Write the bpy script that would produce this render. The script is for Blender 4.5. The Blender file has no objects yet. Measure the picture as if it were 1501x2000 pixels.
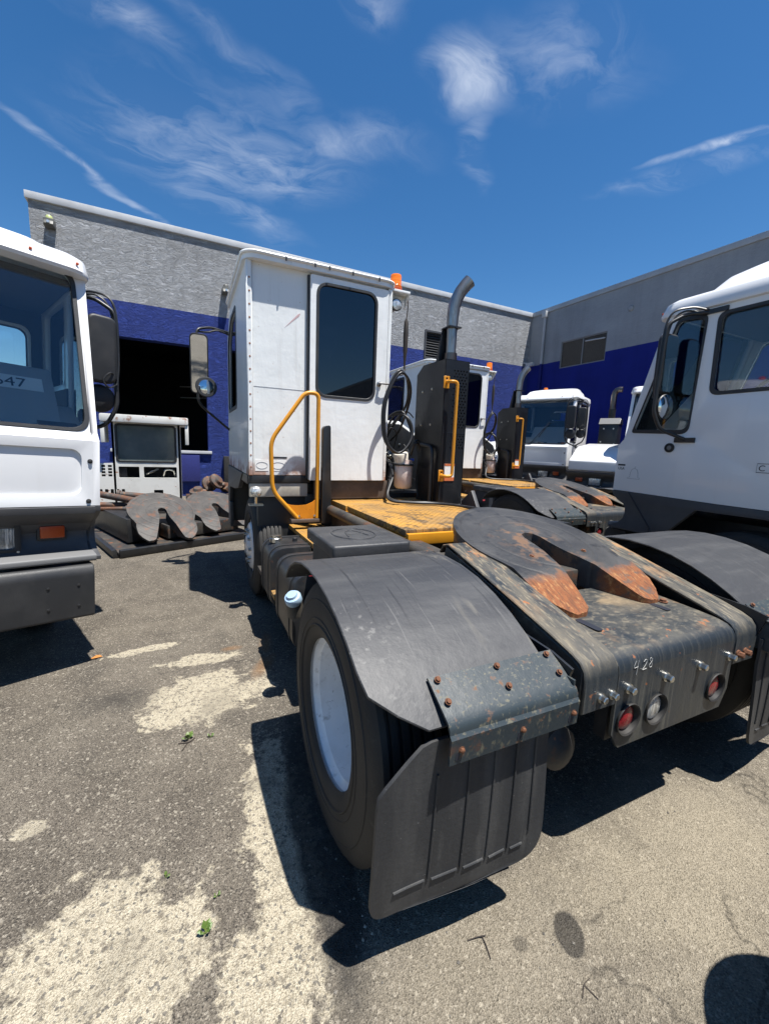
import bpy, bmesh, math, random
from mathutils import Vector, Matrix
from mathutils.geometry import tessellate_polygon
R = math.radians
random.seed(7)
scene = bpy.context.scene
COL = scene.collection

# ------------------------------------------------------------------ camera
cam_d = bpy.data.cameras.new('camera')
cam = bpy.data.objects.new('camera', cam_d); COL.objects.link(cam)
scene.camera = cam
cam_d.sensor_fit = 'HORIZONTAL'; cam_d.sensor_width = 36.0
cam_d.lens = 811.6 / 1501 * 36.0
cam_d.clip_start = 0.02; cam_d.clip_end = 2000
def cam_matrix(yaw, pitch, roll, h):
    f0 = Vector((-math.sin(yaw), math.cos(yaw), 0)); r0 = Vector((math.cos(yaw), math.sin(yaw), 0)); u0 = Vector((0, 0, 1))
    f = f0*math.cos(pitch) - u0*math.sin(pitch); u = u0*math.cos(pitch) + f0*math.sin(pitch)
    r = r0*math.cos(roll) + u*math.sin(roll); u2 = u*math.cos(roll) - r0*math.sin(roll)
    m = Matrix((r, u2, -f)).transposed().to_4x4(); m.translation = (0, 0, h)
    return m
cam.matrix_world = cam_matrix(-0.444, 0.154, 0.039, 1.577)

# ------------------------------------------------------------------ light
SUN = Vector((0.15, -0.26, 1.0)).normalized()      # towards the sun
elev = math.asin(SUN.z); azim = math.atan2(SUN.x, SUN.y)
sun_d = bpy.data.lights.new('sun', 'SUN'); sun_d.energy = 4.9; sun_d.angle = R(0.53); sun_d.color = (1.0, 0.965, 0.91)
sun = bpy.data.objects.new('sun', sun_d); COL.objects.link(sun)
sun.rotation_euler = (-SUN).to_track_quat('-Z', 'Y').to_euler()

world = bpy.data.worlds.new('World'); scene.world = world; world.use_nodes = True
def build_world():
    nt = world.node_tree; N = nt.nodes; L = nt.links; N.clear()
    def n(t, **k):
        x = N.new(t)
        for a, b in k.items(): setattr(x, a, b)
        return x
    def math_(op, a, b=None, c=False):
        m = n('ShaderNodeMath', operation=op); m.use_clamp = c
        for i, v in enumerate((a, b)):
            if v is None: continue
            if isinstance(v, (int, float)): m.inputs[i].default_value = v
            else: L.new(v, m.inputs[i])
        return m.outputs[0]
    sky = n('ShaderNodeTexSky', sky_type='NISHITA'); sky.sun_disc = False
    sky.sun_elevation = elev; sky.sun_rotation = azim
    sky.altitude = 50; sky.air_density = 1.0; sky.dust_density = 0.2; sky.ozone_density = 4.0
    tc = n('ShaderNodeTexCoord'); sep = n('ShaderNodeSeparateXYZ'); L.new(tc.outputs['Generated'], sep.inputs[0])
    zc = math_('MAXIMUM', sep.outputs[2], 0.03)
    comb = n('ShaderNodeCombineXYZ')
    L.new(math_('DIVIDE', sep.outputs[0], zc), comb.inputs[0]); L.new(math_('DIVIDE', sep.outputs[1], zc), comb.inputs[1])
    P = comb.outputs[0]                                   # a point on the high cloud layer
    warp = n('ShaderNodeTexNoise'); warp.inputs['Scale'].default_value = 2.2; warp.inputs['Detail'].default_value = 4
    L.new(P, warp.inputs['Vector'])
    sub = n('ShaderNodeVectorMath', operation='SUBTRACT'); sub.inputs[1].default_value = (.5, .5, .5); L.new(warp.outputs['Color'], sub.inputs[0])
    scl = n('ShaderNodeVectorMath', operation='SCALE'); scl.inputs['Scale'].default_value = 0.34; L.new(sub.outputs[0], scl.inputs[0])
    add = n('ShaderNodeVectorMath', operation='ADD'); L.new(P, add.inputs[0]); L.new(scl.outputs[0], add.inputs[1])
    Q = add.outputs[0]
    mp = n('ShaderNodeMapping'); mp.inputs['Rotation'].default_value = (0, 0, R(20)); mp.inputs['Scale'].default_value = (2.6, 4.2, 1)
    L.new(Q, mp.inputs[0])
    fib = n('ShaderNodeTexNoise'); fib.inputs['Scale'].default_value = 1.5; fib.inputs['Detail'].default_value = 8; fib.inputs['Roughness'].default_value = .62; fib.inputs['Distortion'].default_value = .7
    L.new(mp.outputs[0], fib.inputs['Vector'])
    fibre = n('ShaderNodeMapRange'); fibre.inputs[1].default_value = .40; fibre.inputs[2].default_value = .72; L.new(fib.outputs['Fac'], fibre.inputs[0])
    total = None
    # centre on the cloud layer, rotation, half-lengths, strength
    wisps = [((-.30, 2.13), 50, (.42, .030), .62, 0), ((.16, 1.74), -10, (.40, .26), .60, 0), ((.47, 1.52), -20, (.30, .10), .42, 0), ((.20, 2.1), 30, (.36, .12), .38, 0),
             ((.735, 1.12), -25, (.10, .11), 1.0, 0), ((.90, .97), -25, (.22, .12), .42, 0), ((.90, 1.30), 55, (.20, .04), .36, 0),
             ((1.60, .86), -58, (.20, .030), .95, 0), ((1.62, 1.03), -58, (.28, .06), .35, 0), ((-.17, 1.38), 5, (.20, .06), .60, 0), ((.40, 1.04), 20, (.10, .06), .45, 0), ((.20, 1.36), 30, (.26, .05), .28, 0),
             ((1.4, -1.5), 30, (.9, .3), .5, 0), ((-1.8, -.9), -20, (.9, .4), .5, 0)]
    for (c, rot, hl, st, _) in wisps:
        m = n('ShaderNodeMapping', vector_type='TEXTURE')
        m.inputs['Location'].default_value = (c[0], c[1], 0); m.inputs['Rotation'].default_value = (0, 0, R(rot)); m.inputs['Scale'].default_value = (hl[0], hl[1], 1)
        L.new(Q, m.inputs[0])
        ln = n('ShaderNodeVectorMath', operation='LENGTH'); L.new(m.outputs[0], ln.inputs[0])
        mr = n('ShaderNodeMapRange', interpolation_type='SMOOTHSTEP'); mr.inputs[1].default_value = 1.55; mr.inputs[2].default_value = .05; mr.inputs[3].default_value = 0; mr.inputs[4].default_value = st
        L.new(ln.outputs['Value'], mr.inputs[0])
        total = mr.outputs[0] if total is None else math_('MAXIMUM', total, mr.outputs[0])
    fac = math_('MULTIPLY', total, math_('ADD', math_('MULTIPLY', fibre.outputs[0], .95), .05), True)
    fac = math_('MULTIPLY', fac, .62, True)
    mix = n('ShaderNodeMix', data_type='RGBA'); L.new(fac, mix.inputs[0])
    hsv = n('ShaderNodeHueSaturation'); hsv.inputs['Saturation'].default_value = 1.27; hsv.inputs['Value'].default_value = 1.0
    L.new(sky.outputs[0], hsv.inputs['Color'])
    L.new(hsv.outputs[0], mix.inputs[6]); mix.inputs[7].default_value = (8.0, 8.5, 9.2, 1)
    bg = n('ShaderNodeBackground'); bg.inputs['Strength'].default_value = 0.071
    L.new(mix.outputs[2], bg.inputs['Color'])
    out = n('ShaderNodeOutputWorld'); L.new(bg.outputs[0], out.inputs[0])
build_world()
world.cycles.sampling_method = 'MANUAL'; world.cycles.sample_map_resolution = 256
vs = scene.view_settings
vs.view_transform = 'Standard'; vs.look = 'None'; vs.exposure = 0.90; vs.gamma = 1.0; vs.use_curve_mapping = False
scene.render.engine = 'CYCLES'
scene.cycles.max_bounces = 5; scene.cycles.diffuse_bounces = 3; scene.cycles.glossy_bounces = 3; scene.cycles.transparent_max_bounces = 12; scene.cycles.sample_clamp_indirect = 6

# ------------------------------------------------------------------ materials
def mat(name, base, rough=.5, metal=0., layers=(), bump=None, coat=0., spec=.5, emit=None, trans=0., jitter=0.):
    """layers: (colour, scale or (sx,sy,sz), lo, hi, strength[, (axis, a, b)[, rough]]) - stains, dirt, rust, wear over a base colour"""
    m = bpy.data.materials.new(name); m.use_nodes = True
    nt = m.node_tree; N = nt.nodes; L = nt.links
    b = N['Principled BSDF']
    b.inputs['Base Color'].default_value = (*base, 1); b.inputs['Roughness'].default_value = rough; b.inputs['Metallic'].default_value = metal
    b.inputs['Coat Weight'].default_value = coat; b.inputs['Specular IOR Level'].default_value = spec
    b.inputs['Transmission Weight'].default_value = trans
    tc = N.new('ShaderNodeTexCoord'); co = tc.outputs['Object']
    def noise(sc, detail=6, rg=.6, dist=0., off=0.):
        mp = N.new('ShaderNodeMapping'); s = sc if isinstance(sc, tuple) else (sc, sc, sc)
        mp.inputs['Scale'].default_value = s; mp.inputs['Location'].default_value = (off, off*1.7, off*.6); L.new(co, mp.inputs[0])
        t = N.new('ShaderNodeTexNoise'); t.inputs['Scale'].default_value = 1; t.inputs['Detail'].default_value = detail; t.inputs['Roughness'].default_value = rg; t.inputs['Distortion'].default_value = dist
        L.new(mp.outputs[0], t.inputs['Vector']); return t.outputs['Fac']
    cur = None; rcur = None
    sep = None; jn = None
    for i, ly in enumerate(layers):
        col, sc, lo, hi, st = ly[:5]
        mr = N.new('ShaderNodeMapRange'); mr.inputs[1].default_value = lo; mr.inputs[2].default_value = hi; mr.inputs[4].default_value = st
        L.new(noise(sc, off=3.1*i + .4), mr.inputs[0]); fac = mr.outputs[0]
        if len(ly) > 5 and ly[5]:
            if sep is None:
                sep = N.new('ShaderNodeSeparateXYZ'); L.new(co, sep.inputs[0])
            masks = ly[5] if isinstance(ly[5], list) else [ly[5]]
            for ax, a, c in masks:
                k = N.new('ShaderNodeMapRange'); k.inputs[1].default_value = a; k.inputs[2].default_value = c
                src = sep.outputs['xyz'.index(ax)]
                if jitter:
                    if jn is None: jn = noise(17, 4, .6, off=7)
                    ja = N.new('ShaderNodeMath'); ja.operation = 'MULTIPLY_ADD'; ja.inputs[1].default_value = jitter; L.new(jn, ja.inputs[0]); L.new(src, ja.inputs[2]); src = ja.outputs[0]
                L.new(src, k.inputs[0])
                mu = N.new('ShaderNodeMath'); mu.operation = 'MULTIPLY'; L.new(fac, mu.inputs[0]); L.new(k.outputs[0], mu.inputs[1]); fac = mu.outputs[0]
        mx = N.new('ShaderNodeMix'); mx.data_type = 'RGBA'; L.new(fac, mx.inputs[0])
        if cur is None: mx.inputs[6].default_value = (*base, 1)
        else: L.new(cur, mx.inputs[6])
        mx.inputs[7].default_value = (*col, 1); cur = mx.outputs[2]
        rr = ly[6] if len(ly) > 6 else None
        if rr is not None:
            mf = N.new('ShaderNodeMix'); mf.data_type = 'FLOAT'; L.new(fac, mf.inputs[0])
            if rcur is None: mf.inputs[2].default_value = rough
            else: L.new(rcur, mf.inputs[2])
            mf.inputs[3].default_value = rr; rcur = mf.outputs[0]
    if cur is not None: L.new(cur, b.inputs['Base Color'])
    if rcur is not None: L.new(rcur, b.inputs['Roughness'])
    if bump:
        sc, dist = bump[:2]
        bp = N.new('ShaderNodeBump'); bp.inputs['Distance'].default_value = dist; bp.inputs['Strength'].default_value = 1
        L.new(noise(sc, 5, .6, off=11), bp.inputs['Height']); L.new(bp.outputs[0], b.inputs['Normal'])
    if emit:
        b.inputs['Emission Color'].default_value = (*emit[0], 1); b.inputs['Emission Strength'].default_value = emit[1]
    return m
RUST = (.30, .10, .028); RUSTD = (.12, .045, .018); DUST = (.30, .25, .18)
M = {}
M['white_old'] = mat('white_old', (.79, .81, .80), .34, layers=[((.62, .63, .60), (1.2, 1.2, .5), .48, .75, .35), ((.40, .38, .34), (14, 14, .8), .56, .80, .36), ((.35, .22, .13), 26, .66, .72, .55), (RUST, 5.5, .44, .56, .9, ('z', 1.50, 1.27), .85), ((.12, .045, .02), 9, .50, .62, .8, [('z', 1.44, 1.28), ('x', -1.05, -1.25)], .9)], bump=((2.2, 2.2, 1.6), .012), coat=.15)
M['white_door'] = mat('white_door', (.80, .815, .805), .32, layers=[((.62, .60, .55), (1.4, 1.4, .5), .50, .78, .34), ((.42, .39, .34), (16, 16, .8), .57, .80, .34), ((.35, .30, .25), 30, .68, .74, .45), ((.40, .28, .18), 7, .55, .75, .35, ('z', 1.42, 1.24))], bump=((2.4, 2.4, 1.8), .010), coat=.15)
M['white_new'] = mat('white_new', (.74, .745, .75), .26, layers=[((.66, .65, .62), (1.6, 1.6, .6), .50, .8, .22), ((.50, .47, .42), (8, 8, 1.1), .62, .85, .18)], bump=((1.5, 1.5, 1.5), .003), coat=.3)
M['white_junk'] = mat('white_junk', (.74, .73, .68), .5, layers=[((.45, .42, .36), 3, .48, .72, .5), (RUST, 9, .64, .68, .8, None, .9), (RUST, 6, .54, .60, .85, ('z', 1.83, 1.88), .9)])
M['rim_white'] = mat('rim_white', (.82, .82, .82), .16, layers=[((.50, .47, .43), 5, .45, .75, .5, None, .4), ((.22, .20, .17), (22, 22, 22), .58, .72, .55, None, .6), ((.20, .17, .14), 60, .66, .70, .6, None, .7)])
M['black_plastic'] = mat('black_plastic', (.020, .021, .023), .48, layers=[((.06, .058, .055), 4, .45, .75, .5, None, .7)], bump=(160, .0008))
M['fender'] = mat('fender', (.034, .035, .038), .50, layers=[((.075, .075, .075), (2.2, 9, 9), .45, .72, .55, None, .62), ((.012, .012, .013), (75, 2.0, 2.0), .58, .66, .7, [('z', .92, 1.08)], .42), ((.21, .19, .15), (9, 2.2, 2.2), .58, .72, .8, [('x', -.98, -.78), ('x', -.55, -.75)], .85), ((.20, .195, .185), 38, .57, .66, .75, [('x', -1.13, -1.30), ('z', 1.06, .98)], .85), ((.15, .147, .142), (110, 4, 4), .62, .72, .55, None, .7)], bump=(11, .003))
M['rubber'] = mat('rubber', (.013, .013, .013), .68, layers=[((.042, .037, .031), 3.2, .45, .75, .7), ((.09, .082, .07), (30, 30, 30), .62, .78, .35)], bump=(70, .001))
M['tread'] = M['rubber']
M['flap'] = mat('flap', (.026, .027, .029), .62, layers=[((.085, .083, .079), (9, 9, 1.3), .42, .75, .75), ((.10, .097, .09), (26, 26, 5), .6, .75, .5), ((.26, .25, .23), 75, .70, .73, .8), ((.011, .011, .012), 9, .62, .68, .7, ('x', -.95, -.8))], bump=(60, .0015))
M['steel_black'] = mat('steel_black', (.017, .018, .020), .38, layers=[((.06, .055, .05), 5, .5, .75, .5, None, .6), (RUSTD, 11, .64, .72, .6, None, .85)], bump=(40, .0008))
M['box_black'] = mat('box_black', (.010, .011, .013), .33, layers=[((.035, .034, .033), (3, 3, 1.2), .5, .8, .6, None, .5)], bump=(22, .0012))
M['frame_dirty'] = mat('frame_dirty', (.028, .027, .027), .6, layers=[((.10, .085, .062), 4, .42, .7, .7), (RUSTD, 8, .55, .66, .7), (RUST, 13, .63, .7, .7)], bump=(30, .002))
M['tail'] = mat('tail', (.020, .026, .032), .40, layers=[((.13, .112, .08), (5, 7, 3.2), .32, .80, .75, ('z', .835, .86), .75), ((.24, .20, .135), (26, 40, 26), .50, .70, .5, ('z', .835, .86), .8), ((.30, .28, .23), (60, 160, 40), .66, .72, .6, ('z', .835, .86), .6), ((.19, .11, .05), 9, .56, .68, .6, ('z', .84, .87), .85), ((.125, .118, .095), (60, 4, 2.0), .50, .68, .75, ('z', .90, .70), .7), ((.10, .09, .06), (9, 4, 4), .45, .7, .7, ('z', .66, .52), .75), ((.27, .19, .10), (4, 8, 4), .50, .64, .8, [('y', -.35, -.15), ('z', .84, .87)], .85), (RUST, 20, .66, .70, .7, None, .9), ((.014, .018, .022), (9, 22, 3), .50, .76, .5, None, .36)], bump=(44, .0012))
M['rail'] = mat('rail', (.022, .028, .033), .42, layers=[((.155, .130, .09), (14, 3.4, 4), .36, .70, .88, ('z', .80, .88), .75), ((.25, .21, .14), (70, 14, 20), .53, .66, .65, ('z', .80, .88), .8), ((.30, .27, .21), (150, 50, 60), .66, .72, .6, ('z', .82, .88), .6), ((.34, .18, .07), (16, 5, 6), .52, .62, .75, ('z', .92, 1.02), .85), ((.10, .095, .08), (30, 4, 2.4), .45, .7, .6, ('z', .88, .74), .7), (RUST, 18, .64, .69, .8, None, .9)], bump=(34, .002))
M['bracket'] = mat('bracket', (.028, .038, .043), .42, layers=[((.15, .135, .085), (60, 90, 30), .56, .68, .7, None, .75), ((.09, .09, .085), 7, .5, .75, .5), ((.17, .075, .03), 30, .60, .70, .7, None, .9), (RUSTD, 9, .60, .70, .8, None, .9)], bump=(40, .0010))
M['rust'] = mat('rust', (.15, .06, .028), .85, layers=[((.10, .04, .018), 30, .45, .65, .8), ((.26, .11, .04), 14, .55, .7, .6)], bump=(90, .002))
M['zinc'] = mat('zinc', (.66, .65, .60), .3, 1., layers=[((.40, .38, .33), 40, .5, .7, .6)])
M['chrome'] = mat('chrome', (.34, .335, .33), .34, 1., layers=[((.12, .115, .11), (9, 9, 2.5), .44, .66, .8, None, .55), ((.52, .51, .5), (16, 16, 3), .60, .7, .6, None, .22)])
M['chrome_dark'] = mat('chrome_dark', (.15, .13, .12), .35, 1., layers=[((.16, .10, .07), 8, .45, .7, .7, None, .5)])
M['yellow'] = mat('yellow', (.60, .255, .015), .42, layers=[((.42, .18, .015), 7, .5, .72, .5), ((.05, .035, .02), 30, .68, .72, .7)])
M['orange'] = mat('orange', (.64, .22, .010), .42, layers=[((.40, .13, .01), 5, .5, .7, .5), ((.03, .022, .015), 26, .63, .67, .85), (RUSTD, 8, .64, .70, .8)])
M['amber'] = mat('amber', (.85, .20, .01), .15, layers=[((.60, .10, .005), (1, 1, 60), .48, .55, .6)], coat=.5)
M['amber_dim'] = mat('amber_dim', (.42, .065, .012), .3)
M['red_lens'] = mat('red_lens', (.20, .008, .012), .22, layers=[((.34, .02, .025), 160, .45, .6, .7)], coat=.4, bump=(190, .0015))
M['clear_lens'] = mat('clear_lens', (.78, .78, .74), .10, .55, layers=[((.30, .29, .26), (70, 70, 12), .48, .56, .7)], bump=((90, 90, 12), .004), coat=.6)
M['lamp_glass'] = mat('lamp_glass', (.62, .66, .70), .12, .6, layers=[((.16, .18, .20), (70, 70, 8), .47, .55, .8)], bump=((110, 110, 8), .004), coat=.6)
M['skirt_grey'] = mat('skirt_grey', (.052, .053, .057), .52, layers=[((.10, .098, .095), 3, .48, .75, .5)], bump=(180, .0008))
M['ledge_grey'] = mat('ledge_grey', (.16, .16, .16), .55, bump=(180, .0008))
M['beige_panel'] = mat('beige_panel', (.42, .39, .33), .5, layers=[((.16, .13, .10), 5, .48, .7, .6)])
M['brown_skirt'] = mat('brown_skirt', (.105, .078, .062), .6, layers=[((.035, .028, .024), 4, .45, .7, .7), ((.28, .24, .2), 12, .62, .72, .5)])
M['hose'] = mat('hose', (.014, .014, .015), .42, layers=[((.05, .048, .045), 9, .5, .75, .5)])
M['strap'] = mat('strap', (.022, .018, .016), .7, layers=[((.07, .045, .03), (40, 40, 6), .5, .65, .6)])
M['jar'] = mat('jar', (.62, .50, .45), .35, layers=[((.75, .72, .68), 4, .45, .6, .8), ((.42, .22, .18), 12, .55, .7, .5), ((.50, .40, .18), 7, .45, .6, .8, ('z', 1.22, 1.17))])
M['jar_lid'] = mat('jar_lid', (.62, .58, .50), .55, layers=[((.28, .25, .2), 18, .5, .7, .7)])
M['blue_cap'] = mat('blue_cap', (.30, .42, .54), .5, layers=[((.22, .32, .44), 9, .5, .7, .6)])
M['red_tag'] = mat('red_tag', (.50, .06, .07), .5)
M['sticker'] = mat('sticker', (.84, .83, .80), .5)
M['sticker_orange'] = mat('sticker_orange', (.58, .16, .06), .5)
M['ink'] = mat('ink', (.018, .02, .028), .5)
M['ink_grey'] = mat('ink_grey', (.30, .31, .33), .5)
M['chalk'] = mat('chalk', (.46, .45, .42), .8)
M['dash'] = mat('dash', (.34, .342, .34), .65, bump=(180, .0008))
M['seat'] = mat('seat', (.03, .031, .034), .75)
M['cab_inner'] = mat('cab_inner', (.12, .125, .135), .8)
M['mirror_glass'] = mat('mirror_glass', (.70, .73, .74), .03, 1.)
M['grease'] = None
def glass_mat(name, tint, refl=.0):
    m = bpy.data.materials.new(name); m.use_nodes = True
    nt = m.node_tree; N = nt.nodes; L = nt.links; N.clear()
    t = N.new('ShaderNodeBsdfTransparent'); t.inputs[0].default_value = (*tint, 1)
    g = N.new('ShaderNodeBsdfGlossy'); g.inputs['Roughness'].default_value = .012; g.inputs['Color'].default_value = (.92, .95, 1, 1)
    f = N.new('ShaderNodeFresnel'); f.inputs['IOR'].default_value = 1.52
    a = N.new('ShaderNodeMath'); a.operation = 'ADD'; a.use_clamp = True; a.inputs[1].default_value = refl; L.new(f.outputs[0], a.inputs[0])
    mx = N.new('ShaderNodeMixShader'); L.new(a.outputs[0], mx.inputs[0]); L.new(t.outputs[0], mx.inputs[1]); L.new(g.outputs[0], mx.inputs[2])
    o = N.new('ShaderNodeOutputMaterial'); L.new(mx.outputs[0], o.inputs[0])
    return m
M['glass_dark'] = glass_mat('glass_dark', (.06, .07, .09), .03)
M['glass'] = glass_mat('glass', (.90, .94, .94), .0)
M['glass_dusty'] = mat('glass_dusty', (.10, .13, .125), .14, layers=[((.22, .24, .22), 3, .45, .7, .5, None, .4)], coat=.4)

def deck_mat():
    m = mat('deck_yellow', (.42, .215, .036), .6, layers=[((.32, .155, .028), 6, .45, .7, .6), ((.035, .028, .02), (11, 6, 9), .52, .58, .92, ('y', 1.95, 1.15)), ((.20, .125, .055), (4, 4, 4), .42, .66, .75), ((.06, .045, .03), 13, .62, .67, .8), ((.20, .12, .04), (40, 40, 40), .55, .7, .5)])
    nt = m.node_tree; N = nt.nodes; L = nt.links
    tc = N.new('ShaderNodeTexCoord'); mp = N.new('ShaderNodeMapping'); mp.inputs['Scale'].default_value = (26, 26, 0); mp.inputs['Rotation'].default_value = (0, 0, R(45)); L.new(tc.outputs['Object'], mp.inputs[0])
    v = N.new('ShaderNodeTexVoronoi'); v.inputs['Scale'].default_value = 1; v.inputs['Randomness'].default_value = .12; L.new(mp.outputs[0], v.inputs['Vector'])
    mr = N.new('ShaderNodeMapRange'); mr.inputs[1].default_value = .18; mr.inputs[2].default_value = .42; mr.inputs[3].default_value = 1; mr.inputs[4].default_value = 0; L.new(v.outputs['Distance'], mr.inputs[0])
    bp = N.new('ShaderNodeBump'); bp.inputs['Distance'].default_value = .006; L.new(mr.outputs[0], bp.inputs['Height']); L.new(bp.outputs[0], N['Principled BSDF'].inputs['Normal'])
    return m
M['deck'] = deck_mat()

def grease_mat():
    """top plate of a fifth wheel: grey grease with ring grooves, bare rust on the two ramps and round the throat"""
    m = mat('fifth_wheel_plate', (.026, .026, .027), .50, layers=[((.056, .055, .054), (3, 3, 3), .42, .68, .75, None, .6), ((.017, .017, .018), 9, .56, .66, .7, None, .38),
        ((.14, .075, .04), 11, .50, .60, .85, [('y', .28, .12), ('x', -.24, -.12), ('x', .24, .12)], .8),
        ((.215, .068, .018), 4, .20, .34, .94, ('y', -.31, -.36), .85), ((.36, .19, .07), (75, 20, 30), .52, .64, .75, ('y', -.31, -.36), .8), ((.15, .05, .016), 12, .48, .62, .7, ('y', -.30, -.35), .85), ((.06, .03, .016), 130, .58, .66, .8, ('y', -.30, -.35), .9), ((.10, .038, .016), (80, 16, 20), .50, .62, .85, ('y', -.31, -.36), .85), ((.05, .045, .04), 14, .56, .64, .8, [('y', -.30, -.34), ('x', .05, .2)], .7)], bump=(60, .002), jitter=.09)
    return add_rings(m)
def add_rings(m):
    nt = m.node_tree; N = nt.nodes; L = nt.links
    b = N['Principled BSDF']; old = b.inputs['Normal'].links[0].from_node
    tc = N.new('ShaderNodeTexCoord'); mp = N.new('ShaderNodeMapping'); mp.inputs['Scale'].default_value = (1, 1, 0); mp.inputs['Location'].default_value = (0, .02, 0); L.new(tc.outputs['Object'], mp.inputs[0])
    nz = N.new('ShaderNodeTexNoise'); nz.inputs['Scale'].default_value = 5; L.new(mp.outputs[0], nz.inputs['Vector'])
    ln = N.new('ShaderNodeVectorMath'); ln.operation = 'LENGTH'; L.new(mp.outputs[0], ln.inputs[0])
    ad = N.new('ShaderNodeMath'); ad.operation = 'MULTIPLY_ADD'; ad.inputs[1].default_value = .02; L.new(nz.outputs['Fac'], ad.inputs[0]); L.new(ln.outputs['Value'], ad.inputs[2])
    w = N.new('ShaderNodeMath'); w.operation = 'PINGPONG'; w.inputs[1].default_value = .055; L.new(ad.outputs[0], w.inputs[0])
    mr = N.new('ShaderNodeMapRange'); mr.inputs[1].default_value = .0; mr.inputs[2].default_value = .016; L.new(w.outputs[0], mr.inputs[0])
    bp = N.new('ShaderNodeBump'); bp.inputs['Distance'].default_value = .005; bp.inputs['Strength'].default_value = .55
    L.new(mr.outputs[0], bp.inputs['Height']); L.new(old.outputs[0], bp.inputs['Normal']); L.new(bp.outputs[0], b.inputs['Normal'])
    return m
M['grease'] = grease_mat()
M['grease_old'] = add_rings(mat('scrap_plate', (.040, .036, .033), .6, layers=[((.085, .077, .068), 4, .42, .68, .7), ((.16, .065, .03), 5, .56, .68, .7), ((.030, .028, .026), 8, .54, .64, .7), (RUSTD, 10, .58, .66, .7)], bump=(34, .004)))

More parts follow.
